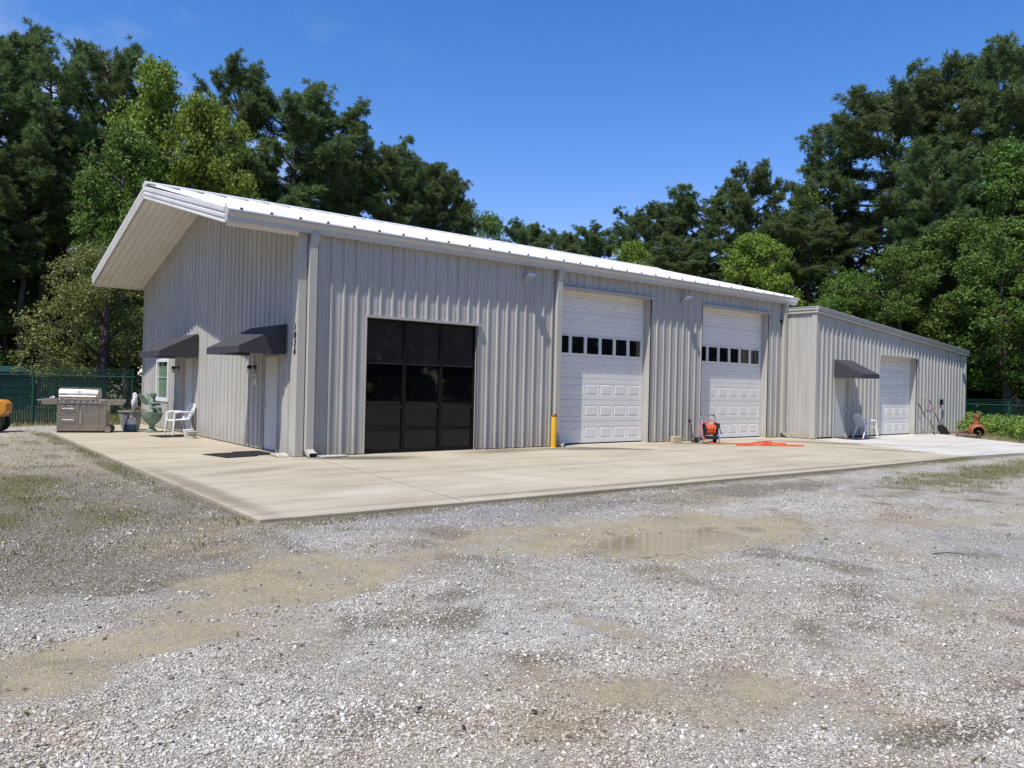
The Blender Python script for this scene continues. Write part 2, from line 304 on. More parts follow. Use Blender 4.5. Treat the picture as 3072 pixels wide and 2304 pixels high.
gap1 = ramp(v1e.outputs['Distance'], (.01, (0, 0, 0)), (.13, (1, 1, 1))); gap2 = ramp(v2e.outputs['Distance'], (0.01, (0, 0, 0)), (.15, (1, 1, 1)))
soil = mixc(tex_noise(8), (.09, .075, .052), (.20, .17, .125))
g1 = mixc(gap1, soil, st1); g2 = mixc(gap2, soil, st2)
sel = ramp(tex_noise(5, 4), (.44, (0, 0, 0)), (.56, (1, 1, 1)))
grav = mixc(sel, g2, g1)
tint = mixc(ramp(tex_noise(.5, 5), (.35, (0, 0, 0)), (.65, (1, 1, 1))), (1.16, 1.13, 1.07), (1.14, 1.02, .86)); grav = mixc(.8, grav, tint, 'MULTIPLY')
big = ramp(tex_noise(.9, 7, .62), (.34, (.90, .83, .73)), (.54, (1.14, 1.14, 1.13))); grav = mixc(1.0, grav, big, 'MULTIPLY')
whitestone = ramp(sep2.outputs[1], (0, (.34, .34, .34)), (1, (.78, .78, .76))); grav = mixc(attr('white'), grav, mixc(gap2, soil, mixc(.55, g1, whitestone)))
mudc = mixc(tex_noise(3, 7, .7), (.25, .205, .125), (.42, .355, .235)); mudc = mixc(ramp(tex_noise(60, 3), (.62, (0, 0, 0)), (.7, (1, 1, 1))), mudc, (.42, .39, .33))
palec = mixc(tex_noise(26, 6, .75), (.22, .175, .10), (.48, .405, .275)); palec = mixc(ramp(sep1.outputs[1], (.72, (0, 0, 0)), (.74, (1, 1, 1))), palec, (.56, .53, .47))
darkc = mixc(tex_noise(22, 6, .75), (.072, .055, .028), (.27, .225, .145)); darkc = mixc(ramp(sep2.outputs[1], (.75, (0, 0, 0)), (.77, (1, 1, 1))), darkc, (.44, .42, .37))
grassc = mixc(tex_noise(30, 6, .75), (.075, .078, .026), (.25, .215, .105))
def brk(a, lo=.35, hi=.65, sc=14):     # break a soft mask up with noise
    q = n.new("ShaderNodeMath"); q.operation = 'ADD'; l(a, q.inputs[0]); s_ = n.new("ShaderNodeMath"); s_.operation = 'MULTIPLY_ADD'; l(tex_noise(sc, 6, .7), s_.inputs[0]); s_.inputs[1].default_value = 1.1; s_.inputs[2].default_value = -.55; l(s_.outputs[0], q.inputs[1])
    r = n.new("ShaderNodeMapRange"); r.inputs[1].default_value = lo; r.inputs[2].default_value = hi; l(q.outputs[0], r.inputs[0]); return r.outputs[0]
def math_(op, a, b):
    q = n.new("ShaderNodeMath"); q.operation = op
    for i_, v_ in enumerate((a, b)):
        if isinstance(v_, (int, float)): q.inputs[i_].default_value = v_
        else: l(v_, q.inputs[i_])
    return q.outputs[0]
mm = math_('MULTIPLY', brk(brk(attr('mud'), .02, .8, 5), .2, .85, 36), math_('SUBTRACT', 1, math_('MULTIPLY', math_('GREATER_THAN', sep2.outputs[2], .80), .8))); dm = brk(attr('dark'), .1, .85, 20); pm = brk(attr('pale'), .1, .6, 9); gm = brk(attr('grass'), .15, .8, 16)
c = mixc(pm, grav, palec); c = mixc(dm, c, darkc); c = mixc(mm, c, mudc); c = mixc(gm, c, grassc)
l(c, p.inputs['Base Color']); p.inputs['Roughness'].default_value = .85
hgt = math_('ADD', math_('MULTIPLY', math_('MINIMUM', v1e.outputs['Distance'], .3), 1.4), math_('MULTIPLY', sep1.outputs[2], .5))
hgt = math_('ADD', hgt, math_('MULTIPLY', math_('MINIMUM', v2e.outputs['Distance'], .3), .8))
hgt = math_('MULTIPLY', hgt, math_('SUBTRACT', 1, math_('MULTIPLY', mm, .93)))
hgt = math_('ADD', hgt, math_('MULTIPLY', tex_noise(70, 4, .7), .5))
b = n.new("ShaderNodeBump"); b.inputs['Strength'].default_value = 1.0; b.inputs['Distance'].default_value = .018; l(hgt, b.inputs['Height']); l(b.outputs[0], p.inputs['Normal'])
ground = npmesh('ground', np.stack([GX, GY, gz], -1).reshape(-1, 3), gf, m, smooth=True); ground['kind'] = 'structure'
for nm, arr in zip(('mud', 'dark', 'pale', 'grass', 'white'), masks(GX, GY)):
    a = ground.data.attributes.new(nm, 'FLOAT', 'POINT'); a.data.foreach_set('value', arr.ravel().astype(np.float32))

# shallow muddy puddle: a flat sheet the ground dips under
pm_ = mat('puddle_water', (.33, .27, .175), .035, 0, .42, .14, 3)
pb = MB(); a = np.linspace(0, 2 * math.pi, 49)[:-1]
cx, cy, ax, ay, bx, by = PAT['pud']
pb.add([(cx + 1.22 * (ax * math.cos(q) + bx * math.sin(q)), cy + 1.22 * (ay * math.cos(q) + by * math.sin(q)), -.0815) for q in a], [tuple(range(48))])
pb.build('puddle', pm_)['kind'] = 'structure'

# ------------------------------------------------------------------ concrete: old tan apron and new pale apron
def concrete(name, c0, c1, joints):
    global m, n, l, p, t
    m = bpy.data.materials.new(name); m.use_nodes = True; n = m.node_tree.nodes; l = m.node_tree.links.new; p = n['Principled BSDF']; t = n.new("ShaderNodeTexCoord")
    base = mixc(ramp(tex_noise(.45, 7, .62), (.32, (0, 0, 0)), (.68, (1, 1, 1))), c0, c1)
    mpn = n.new("ShaderNodeMapping"); mpn.inputs['Scale'].default_value = (.25, 1.6, 1); mpn.inputs['Rotation'].default_value = (0, 0, .12); l(t.outputs['Object'], mpn.inputs[0])
    streak = ramp(tex_noise(1.3, 8, .7, mpn.outputs[0]), (.30, (.62, .60, .56)), (.50, (1, 1, 1)), (.66, (1, 1, 1)), (.8, (1.14, 1.14, 1.14))); base = mixc(.75, base, streak, 'MULTIPLY')
    fine = ramp(tex_noise(34, 5, .7), (.3, (.9, .9, .9)), (.7, (1.07, 1.07, 1.07))); base = mixc(.8, base, fine, 'MULTIPLY')
    sp = n.new("ShaderNodeSeparateXYZ"); l(t.outputs['Object'], sp.inputs[0])
    for (x0, y0, x1, y1, w_, k) in joints:          # saw cuts and cracks: distance to a segment
        dx, dy = x1 - x0, y1 - y0; ln = math.hypot(dx, dy); ux, uy = dx / ln, dy / ln
        wig = math_('MULTIPLY', math_('SUBTRACT', tex_noise(2.5, 4), .5), .05 if k > .8 else .01)
        d_ = math_('ADD', math_('ADD', math_('MULTIPLY', sp.outputs[0], -uy), math_('MULTIPLY', sp.outputs[1], ux)), math_('ADD', uy * x0 - ux * y0, 0)); d_ = math_('ABSOLUTE', math_('ADD', d_, wig), 0)
        s_ = math_('ADD', math_('ADD', math_('MULTIPLY', sp.outputs[0], ux), math_('MULTIPLY', sp.outputs[1], uy)), -(ux * x0 + uy * y0))
        inn = math_('MULTIPLY', math_('GREATER_THAN', s_, 0), math_('LESS_THAN', s_, ln))
        e = n.new("ShaderNodeMapRange"); e.inputs[1].default_value = w_ * .4; e.inputs[2].default_value = w_ * 1.6; e.inputs[3].default_value = 1; e.inputs[4].default_value = 0; l(d_, e.inputs[0])
        base = mixc(math_('MULTIPLY', math_('MULTIPLY', e.outputs[0], inn), k if k <= .8 else .8), base, (.13, .115, .09))
    for (sx_, sy_, rx, ry, rot, k, col) in STAINS:
        mq = n.new("ShaderNodeMapping"); mq.vector_type = 'TEXTURE'; mq.inputs['Location'].default_value = (sx_, sy_, 0); mq.inputs['Rotation'].default_value = (0, 0, rot); mq.inputs['Scale'].default_value = (rx, ry, 1); l(t.outputs['Object'], mq.inputs[0])
        ln_ = n.new("ShaderNodeVectorMath"); ln_.operation = 'LENGTH'; l(mq.outputs[0], ln_.inputs[0])
        rr = math_('ADD', ln_.outputs['Value'], math_('MULTIPLY', math_('SUBTRACT', tex_noise(3.5, 6, .7, mpn.outputs[0]), .5), 1.6))
        e = n.new("ShaderNodeMapRange"); e.inputs[1].default_value = .45; e.inputs[2].default_value = 1.25; e.inputs[3].default_value = min(k * 1.15, .95); e.inputs[4].default_value = 0; l(rr, e.inputs[0]); base = mixc(e.outputs[0], base, col)
    l(base, p.inputs['Base Color']); p.inputs['Roughness'].default_value = .8; p.inputs['Specular IOR Level'].default_value = .3
    b = n.new("ShaderNodeBump"); b.inputs['Strength'].default_value = .25; b.inputs['Distance'].default_value = .004; l(tex_noise(60, 5), b.inputs['Height']); l(b.outputs[0], p.inputs['Normal'])
    return m
DK = (.10, .088, .065); WH = (.66, .63, .56)
STAINS = [(1.2, -.75, 1.3, .45, -.35, .75, DK), (5.4, -.55, 1.6, .5, .05, .55, DK), (8.3, -1.1, 1.5, .30, -.75, .8, DK), (7.3, -.9, .9, .35, -.5, .7, DK), (12.6, -.75, 1.2, .5, 0, .6, DK), (17.0, -2.6, 2.6, .35, -1.05, .7, DK),
          (15.9, -4.9, 1.6, .22, -1.2, .6, DK), (1.9, -4.9, .35, .9, .3, .22, WH), (-1.1, -5.4, .9, .35, .2, .22, WH), (.6, -5.6, .5, .25, 0, .2, WH), (-1.6, -2.0, 1.2, .3, .4, .35, DK), (-3.1, -4, .2, 3.2, 0, .45, DK), (6, -6.7, 9, .14, -.02, .45, DK)]
cj = concrete('old_concrete', (.385, .335, .245), (.485, .43, .325), [(.31, 0, -.44, -6.9, .012, .75), (-3.3, -4.05, .0, -4.05, .010, .45), (0, -4.0, 3.2, -3.55, .008, .35), (3.69, -.3, 2.95, -6.9, .009, .4), (10, -3.4, 9.3, -7, .008, .3), (3.2, -3.55, 16, -3.2, .008, .25), (-3.3, 3.5, 0, 3.5, .008, .3),
    (.15, -3.2, .55, -3.35, .018, .7), (.55, -3.35, .7, -2.9, .01, .6)])
b = MB(); poly = [(-3.31, -6.86), (-.44, -6.93), (5, -7.02), (10, -7.1), (15.9, -6.99), (18.3, -1.3), (18.3, .35), (-.0, .35), (0, 13.3), (-.4, 13.45), (-3.2, 10.35)]
b.prism(poly, lambda q, z: (q[0], q[1], z), -.16, 0); b.build('concrete_apron', cj, bevel=.012)['kind'] = 'structure'
STAINS = [(17.6, -2.8, 3, .3, -1.1, .5, (.2, .18, .14)), (22, -4, 2.2, .4, -.2, .25, (.3, .28, .24))]
cn = concrete('new_concrete', (.49, .465, .415), (.58, .555, .50), [])
b = MB(); poly = [(15.9, -6.98), (19.28, -7.29), (24, -7.7), (24.31, -5.65), (26.35, -2.85), (27.8, -1.19), (27.8, -.9), (18.32, -.9), (18.32, -1.3)]
b.prism(poly, lambda q, z: (q[0], q[1], z), -.16, .004); b.build('pale_pavement', cn, bevel=.01)['kind'] = 'structure'

# ------------------------------------------------------------------ metal-panel walls
def corr(mb, u0, u1, zb, zt, fn, phase, holes=(), pitch=.305, h=.036, base=.036, top=.019, minor=.006):
    """ribbed sheet along u; fn(u, out, z); holes (ua, ub, za, zb)"""
    pts = [(u0, 0), (u1, 0)]; k = math.floor((u0 - phase) / pitch) - 1
    while phase + k * pitch < u1 + pitch:
        c_ = phase + k * pitch
        pts += [(c_ - base, 0), (c_ - top, h), (c_ + top, h), (c_ + base, 0)]
        for q in (.34, .66):
            w_ = c_ + q * pitch; pts += [(w_ - .020, 0), (w_ - .010, minor), (w_ + .010, minor), (w_ + .020, 0)]
        k += 1
    pts = sorted(pts); us = [q[0] for q in pts]; ds = [q[1] for q in pts]
    ext = [u0, u1] + [e for hh in holes for e in hh[:2]]
    allp = sorted(set([q for q in us if u0 < q < u1] + [e for e in ext if u0 <= e <= u1]))
    dd = np.interp(allp, us, ds)
    for i in range(len(allp) - 1):
        a_, b_ = allp[i], allp[i + 1]
        if b_ - a_ < 1e-5: continue
        mid = .5 * (a_ + b_); cuts = [(zb, None)]
        iv = []; lo = zb
        for hh in sorted([q for q in holes if q[0] - 1e-6 < mid < q[1] + 1e-6], key=lambda q: q[2]):
            if hh[2] > lo + 1e-4: iv.append((lo, hh[2]))
            lo = hh[3]
        iv.append((lo, None))
        for za, zc in iv:
            z1a = zt(a_) if zc is None else zc; z1b = zt(b_) if zc is None else zc
            mb.quad(fn(a_, dd[i], za), fn(b_, dd[i + 1], za), fn(b_, dd[i + 1], z1b), fn(a_, dd[i], z1a))
LX, WY, EZ = 18.29, 13.33, 4.79
PK = EZ + .25 * WY / 2
def gable(y): return EZ + .25 * (WY / 2 - abs(y - WY / 2))
B = empty('workshop_building', (0, 0, 0), 0, 'long grey ribbed-metal workshop with a white gable roof and two tall white garage doors', 'workshop')
f = MB(); corr(f, .12, LX - .02, .02, lambda u: EZ, lambda u, d, z: (u, -d, z), .422, [(1.6, 4.66, -1, 3.09), (7.43, 11.10, -1, 4.32), (13.55, 17.25, -1, 4.33)])
# jambs and heads of the openings
def reveal(mb, a_, b_, zt_, dep, fn):
    mb.quad(fn(a_, .034, 0), fn(a_, -dep, 0), fn(a_, -dep, zt_), fn(a_, .034, zt_)); mb.quad(fn(b_, -dep, 0), fn(b_, .034, 0), fn(b_, .034, zt_), fn(b_, -dep, zt_)); mb.quad(fn(a_, .034, zt_), fn(a_, -dep, zt_), fn(b_, -dep, zt_), fn(b_, .034, zt_))
F = lambda u, d, z: (u, -d, z)
reveal(f, 7.43, 11.10, 4.32, .27, F); reveal(f, 13.55, 17.25, 4.33, .27, F); reveal(f, 1.6, 4.66, 3.09, .11, F)
f.build('front_wall', M['siding'], B)
def flat_trim(mb, a_, b_, za, zc, fn, w_=.075, o=.036):     # casing around an opening: two sides and a head
    for (q0, q1, z0, z1) in ((a_ - w_, a_, za, zc + w_), (b_, b_ + w_, za, zc + w_)):
        mb.quad(fn(q0, o, z0), fn(q1, o, z0), fn(q1, o, z1), fn(q0, o, z1)); mb.quad(fn(q0, 0, z0), fn(q0, o, z0), fn(q0, o, z1), fn(q0, 0, z1)); mb.quad(fn(q1, o, z0), fn(q1, 0, z0), fn(q1, 0, z1), fn(q1, o, z1))
    e = o + .045
    vs = [fn(q, d, z) for d in (0, e) for q, z in ((a_ - .02, zc), (b_ + w_ + .08, zc), (b_ + w_ + .08, zc + .06), (a_ - .02, zc + .06))]
    mb.add(vs, [(4, 5, 6, 7), (0, 4, 7, 3), (1, 2, 6, 5), (3, 7, 6, 2), (0, 1, 5, 4)])
for a_, b_, z_ in ((1.6, 4.66, 3.09), (7.43, 11.10, 4.32), (13.55, 17.25, 4.33)): f = MB(); flat_trim(f, a_, b_, .02, z_, F, .03); f.build('opening_trim', M['trim'], B)
f = MB(); G = lambda u, d, z: (-d, u, z)
GHOLES = [(1.03, 1.99, -1, 2.2), (7.46, 8.43, -1, 2.24), (10.0, 11.42, .9, 2.2)]
corr(f, .28, WY - .1, .02, lambda u: gable(u) - .02, G, .42, GHOLES)
for a_, b_, za, zc in GHOLES: reveal(f, a_, b_, zc, .06, G)
f.build('gable_wall', M['siding'], B)
f = MB(); f.box(.03, LX - .1, WY - .1, WY - .04, 0, EZ); f.add([(LX - .06, .06, 0), (LX - .06, WY - .12, 0), (LX - .06, WY - .12, EZ), (LX - .06, WY / 2, PK - .02), (LX - .06, .06, EZ)], [(0, 1, 2, 3, 4)])
f.build('rear_wall', M['siding'], B)
# corner flashing
def one(name, m_, parent, *fns, **kw):
    for fn_ in fns:
        q_ = MB(); fn_(q_); q_.build(name, m_, parent, **kw)
f = MB(); f.prism([(-.038, .30), (-.038, -.038), (.145, -.038), (.145, .0), (-.0, .0), (0, .30)], lambda q, z: (q[0], q[1], z), .01, EZ - .02)
f.build('corner_trim', M['trim'], B, bevel=.006); f = MB(); f.prism([(-.038, WY - .14), (0, WY - .14), (0, WY), (-.038, WY)], lambda q, z: (q[0], q[1], z), .01, EZ - .02)
f.build('corner_trim', M['trim'], B, bevel=.006); f = MB(); f.prism([(LX - .11, 0), (LX - .11, -.036), (LX + .02, -.036), (LX + .02, 0)], lambda q, z: (q[0], q[1], z), .01, EZ - .02)
f.build('corner_trim', M['trim'], B, bevel=.006)
# roof
OX0, OX1 = -1.58, 18.75
YE, ZE, YR, ZR = -.19, 5.015, WY / 2, 6.795; SL = (ZR - ZE) / (YR - YE)
f = MB(); zr = lambda y: ZE + SL * (y - YE) if y <= YR else ZR - SL * (y - YR)
YB = WY + .22
f.quad((OX0, YE, ZE), (OX1, YE, ZE), (OX1, YR, ZR), (OX0, YR, ZR)); f.quad((OX0, YR, ZR), (OX1, YR, ZR), (OX1, YB, zr(YB)), (OX0, YB, zr(YB)))
k = -1.332
while k < OX1:
    for y0, y1 in ((YE - .012, YR - .1), (YR + .1, YB)):
        for (q0, q1, q2, q3, hh) in ((-.045, -.018, .018, .045, .052),):
            P = lambda q, y, d: (k + q, y, zr(y) + d)
            f.quad(P(q0, y0, .001), P(q0, y1, .001), P(q1, y1, hh), P(q1, y0, hh)); f.quad(P(q1, y0, hh), P(q1, y1, hh), P(q2, y1, hh), P(q2, y0, hh)); f.quad(P(q2, y0, hh), P(q2, y1, hh), P(q3, y1, .001), P(q3, y0, .001))
    for q in (.2, .42):
        y0, y1 = YE, YR - .1; P = lambda q_, y, d: (k + q + q_, y, zr(y) + d)
        f.quad(P(-.02, y0, .001), P(-.02, y1, .001), P(0, y1, .008), P(0, y0, .008)); f.quad(P(0, y0, .008), P(0, y1, .008), P(.02, y1, .001), P(.02, y0, .001))
    k += .62
roof = f.build('roof', M['roofing'], B)
k = -1.332
while k < OX1 - .1:      # dark foam closures seen in the open seam ends
    f = MB(); f.add([(k - .022, YE - .016, ZE + .006), (k + .022, YE - .016, ZE + .006), (k + .008, YE - .016, ZE + .038), (k - .008, YE - .016, ZE + .038)], [(0, 1, 2, 3)]); k += .62; f.build('seam_closure', M['rubber'], roof)
f = MB(); cap = [(-.26, -.26 * SL + .064), (-.10, -.10 * SL + .075), (0, .085), (.10, -.10 * SL + .075), (.26, -.26 * SL + .064), (.26, -.26 * SL + .03), (-.26, -.26 * SL + .03)]
f.prism(cap, lambda q, x: (x, YR + q[0], ZR + q[1]), OX0 - .02, 18.98); f.build('ridge_cap', M['roofing'], roof)
f = MB()         # soffit of the gable overhang, in narrow panels running up the slope
def zs(y): return gable(y) - .012
npan = 8; wp = (1.55) / npan
for i in range(npan):
    xa = OX0 + .03 + i * wp; xb = xa + wp
    for ya, yb in ((-.0, YR), (YR, WY + .2)):
        za, zb_ = zs(ya), (zs(yb) if yb <= WY else EZ - .012 - .05)
        f.quad((xa + .012, ya, za), (xa + .012, yb, zb_), (xb - .012, yb, zb_), (xb - .012, ya, za))
        f.quad((xb - .012, ya, za), (xb - .012, yb, zb_), (xb - .008, yb, zb_ + .05), (xb - .008, ya, za + .05)); f.quad((xb - .008, ya, za + .05), (xb - .008, yb, zb_ + .05), (xb + .012, yb, zb_), (xb + .012, ya, za))
f.build('soffit', M['soffit'], B)
f = MB()         # stepped rake trim on the near gable end and plain one on the far end
def rake(mb, x, s, y0, y1, z0, z1):
    prof = [(0, .30), (.055, .29), (.055, .205), (.03, .195), (.03, .15), (.05, .14), (.05, .085), (.022, .075), (.022, .03), (.045, .02), (.045, -.02), (0, -.02)]
    mb.prism(prof, lambda q, w_: (x - s * q[0], y0 + (y1 - y0) * w_, z0 + (z1 - z0) * w_ + q[1]), 0, 1)
for x_, s_, ya, yb, za, zb_ in ((OX0 + .01, 1, -.03, YR, EZ - .02, PK - .02), (OX0 + .01, 1, YR, WY + .24, PK - .02, EZ - .08), (OX1 - .06, -1, -.03, YR, EZ - .02, PK - .02), (OX1 - .06, -1, YR, WY + .24, PK - .02, EZ - .08)):
    f = MB(); rake(f, x_, s_, ya, yb, za, zb_); f.build('rake_trim', M['white_trim'], B)
f = MB(); f.box(OX0 + .02, -.05, -.045, -.0, 4.70, 4.80); f.build('eave_fascia', M['soffit'], B); f = MB(); f.box(OX0 + .02, .0, WY + .16, WY + .21, 4.66, 4.80); f.build('eave_fascia', M['soffit'], B)
GP = [(-.04, 4.775), (-.165, 4.775), (-.172, 4.87), (-.205, 4.925), (-.235, 4.945), (-.235, 4.985), (-.215, 4.985), (-.215, 4.96), (-.06, 4.80), (-.04, 4.80)]
f = MB(); f.prism(GP, lambda q, x: (x, q[0], q[1]), OX0 - .02, OX1 + .02); f.build('gutter', M['gutter'], B); f = MB(); f.box(-1.6, OX1 + .02, -.246, -.205, 4.985, 5.006); f.build('gutter_lip', M['white_trim'], B); f = MB()  # lip in whiter trim paints the sunlit line along the gutter
f.prism([(-.04, 4.775), (-.155, 4.775), (-.165, 4.86), (-.235, 4.945), (-.235, 5.0), (-.15, 5.02), (-.10, 5.12), (-.04, 5.14)], lambda q, x: (x, q[0], q[1]), OX0 - .026, OX0 - .021); f.build('gutter_end', M['gutter'], B); f = MB()
f.prism([(-.04, 4.775), (-.155, 4.775), (-.165, 4.86), (-.235, 4.945), (-.235, 5.0), (-.04, 5.0)], lambda q, x: (x, q[0], q[1]), OX1 + .021, OX1 + .026)
f.build('gutter_end', M['gutter'], B)
def spout(x, d_top=.0, kick=(0, -1)):
    f = MB(); hw, hd = .085, .055
    path = [(x + .02, -.10 - .03, 4.79), (x + .02, -.13, 4.68), (x, -.10, 4.50), (x, -.10, .26), (x, -.10, .17), (x + kick[0] * .06, -.12 + kick[1] * .05, .10), (x + kick[0] * .22, -.13 + kick[1] * .22, .045)]
    vs = []
    for i, q in enumerate(path):
        up = (0, 0, 1)
        if i < 5: cs = [(-hw, -hd, 0), (hw, -hd, 0), (hw, hd, 0), (-hw, hd, 0)]
        else:
            kx, ky = kick; rx, ry = -ky, kx; s_ = .55 if i == 5 else 0
            cs = [(-hw * rx * -1 - 0, 0, 0)] * 0 or [(rx * -hw + kx * hd * s_, ry * -hw + ky * hd * s_, hd * (1 if i > 5 else .6)), (rx * hw + kx * hd * s_, ry * hw + ky * hd * s_, hd * (1 if i > 5 else .6)), (rx * hw - kx * hd * s_, ry * hw - ky * hd * s_, -hd * (1 if i > 5 else .6)), (rx * -hw - kx * hd * s_, ry * -hw - ky * hd * s_, -hd * (1 if i > 5 else .6))]
            if kx * 0 + ky * -1 > .5: cs = [(-hw, cs[0][1], cs[0][2]), (hw, cs[1][1], cs[1][2]), (hw, cs[2][1], cs[2][2]), (-hw, cs[3][1], cs[3][2])]
        vs += [(q[0] + c_[0], q[1] + c_[1], max(q[2] + c_[2], .004)) for c_ in cs]
    fs = [(i * 4 + k_, i * 4 + (k_ + 1) % 4, (i + 1) * 4 + (k_ + 1) % 4, (i + 1) * 4 + k_) for i in range(len(path) - 1) for k_ in range(4)]
    f.add(vs, fs)
    o = f.build('downspout', M['trim'], B)
    q = path[-1]; e = MB(); v4 = vs[-4:]; c4 = [sum(w_[i] for w_ in v4) / 4 for i in range(3)]
    e.add([tuple(c4[i] + (w_[i] - c4[i]) * .86 + (kick[i] * -.012 if i < 2 else 0) for i in range(3)) for w_ in v4], [(0, 1, 2, 3)]); e.build('outlet', M['rubber'], o)
    return o
spout(.245); spout(7.30, kick=(.7, -.7)); spout(18.12, kick=(.75, -.66))

# ------------------------------------------------------------------ doors and windows
def garage_door(parent, fn, x0, x1, nsec, npan, off, pw, pitch, win_sec=None):
    """sectional door; fn(x, inward, z); panels of width pw every pitch starting at off"""
    f = MB(); sh = .615; z0 = .04
    for s_ in range(nsec):
        za, zb = z0 + s_ * sh + .004, z0 + (s_ + 1) * sh - .004
        f.quad(fn(x0, 0, zb), fn(x1, 0, zb), fn(x1, .03, zb + .004), fn(x0, .03, zb + .004)); f.quad(fn(x0, .03, za - .004), fn(x1, .03, za - .004), fn(x1, 0, za), fn(x0, 0, za))
        if s_ == win_sec:
            pa, pb = za + .065, zb - .045
        else: pa, pb = za + .13, zb - .145
        cur = x0
        for k in range(npan):
            a_, b_ = off + k * pitch, off + k * pitch + pw
            f.quad(fn(cur, 0, za), fn(a_, 0, za), fn(a_, 0, zb), fn(cur, 0, zb)); f.quad(fn(a_, 0, za), fn(b_, 0, za), fn(b_, 0, pa), fn(a_, 0, pa)); f.quad(fn(a_, 0, pb), fn(b_, 0, pb), fn(b_, 0, zb), fn(a_, 0, zb)); cur = b_
            def ring(r0, d0, r1, d1):
                A = [(a_ + r0, pa + r0), (b_ - r0, pa + r0), (b_ - r0, pb - r0), (a_ + r0, pb - r0)]; Bq = [(a_ + r1, pa + r1), (b_ - r1, pa + r1), (b_ - r1, pb - r1), (a_ + r1, pb - r1)]
                for i in range(4):
                    j = (i + 1) % 4; f.quad(fn(A[i][0], d0, A[i][1]), fn(A[j][0], d0, A[j][1]), fn(Bq[j][0], d1, Bq[j][1]), fn(Bq[i][0], d1, Bq[i][1]))
            if s_ == win_sec: ring(0, 0, .0001, -.018); ring(.0001, -.018, .011, -.018); ring(.011, -.018, .013, .012)
            else:
                ring(0, 0, .022, .016); ring(.022, .016, .055, -.004); q = .055; f.quad(fn(a_ + q, -.004, pa + q), fn(b_ - q, -.004, pa + q), fn(b_ - q, -.004, pb - q), fn(a_ + q, -.004, pb - q))
        f.quad(fn(cur, 0, za), fn(x1, 0, za), fn(x1, 0, zb), fn(cur, 0, zb))
    f.quad(fn(x0, .031, z0), fn(x1, .031, z0), fn(x1, .031, z0 + nsec * sh + .1), fn(x0, .031, z0 + nsec * sh + .1))
    d = f.build('garage_door', M['door_white'], parent)
    if win_sec is not None:
        za, zb = z0 + win_sec * sh + .069, z0 + (win_sec + 1) * sh - .049
        for k in range(npan):
            g = MB(); a_ = off + k * pitch + .011; b_ = a_ + pw - .022; g.quad(fn(a_, .010, za + .007), fn(b_, .010, za + .007), fn(b_, .010, zb - .007), fn(a_, .010, zb - .007)); g.build('pane', M['pane_glass'], d)
    g = MB(); g.add([fn(x0, -.012, .004), fn(x1, -.012, .004), fn(x1, -.012, z0), fn(x0, -.012, z0), fn(x0, .03, .004), fn(x1, .03, .004), fn(x1, .03, z0), fn(x0, .03, z0)], [(0, 1, 2, 3), (3, 2, 6, 7), (0, 3, 7, 4), (1, 5, 6, 2)])
    g.add([fn(x1 - .035, -.014, z0), fn(x1, -.014, z0), fn(x1, -.014, z0 + nsec * sh), fn(x1 - .035, -.014, z0 + nsec * sh)], [(0, 1, 2, 3)])
    g.build('weather_seal', M['rubber'], d); return d
D1 = lambda x, d, z: (x, .262 + d, z)
garage_door(B, D1, 7.40, 11.13, 7, 6, 7.53, .505, .586, 4); garage_door(B, D1, 13.52, 17.28, 7, 6, 13.66, .505, .589, 4)
f = MB(); f.box(7.3, 11.25, .02, .5, -.02, .006); f.build('door_sill', cn, B); f = MB(); f.box(13.45, 17.35, .02, .5, -.02, .006); f.build('door_sill', cn, B)
# storefront window
f = MB(); x0, x1, zt_ = 1.605, 4.655, 3.085; V = [(x0, x0 + .05), (2.595, 2.675), (3.61, 3.69), (x1 - .05, x1)]; H = [(.004, .085), (1.045, 1.105), (2.045, 2.12), (zt_ - .05, zt_)]
for a_, b_ in V: f.box(a_, b_, .035, .105, .004, zt_)
for i in range(3):
    for a_, b_ in H: f.box(V[i][1] + .0005, V[i + 1][0] - .0005, .04, .105, a_, b_)
wf = f.build('storefront_window', M['black_frame'], B)
for i in range(3):
    for j in range(3):
        g = MB(); g.box(V[i][1] + .001, V[i + 1][0] - .001, .08, .09, H[j][1] + .001, H[j + 1][0] - .001); g.build('pane', M['shade_glass' if j == 2 else 'dark_glass'], wf)
        if j < 2 or True:
            pass
for i in range(3):
    for j in (1, 2): f = MB(); f.box(V[i][1] + .02, V[i + 1][0] - .02, .034, .0395, H[j][0] + .02, H[j][0] + .034); f.build('glazing_strip', M['dark_alum'], wf)
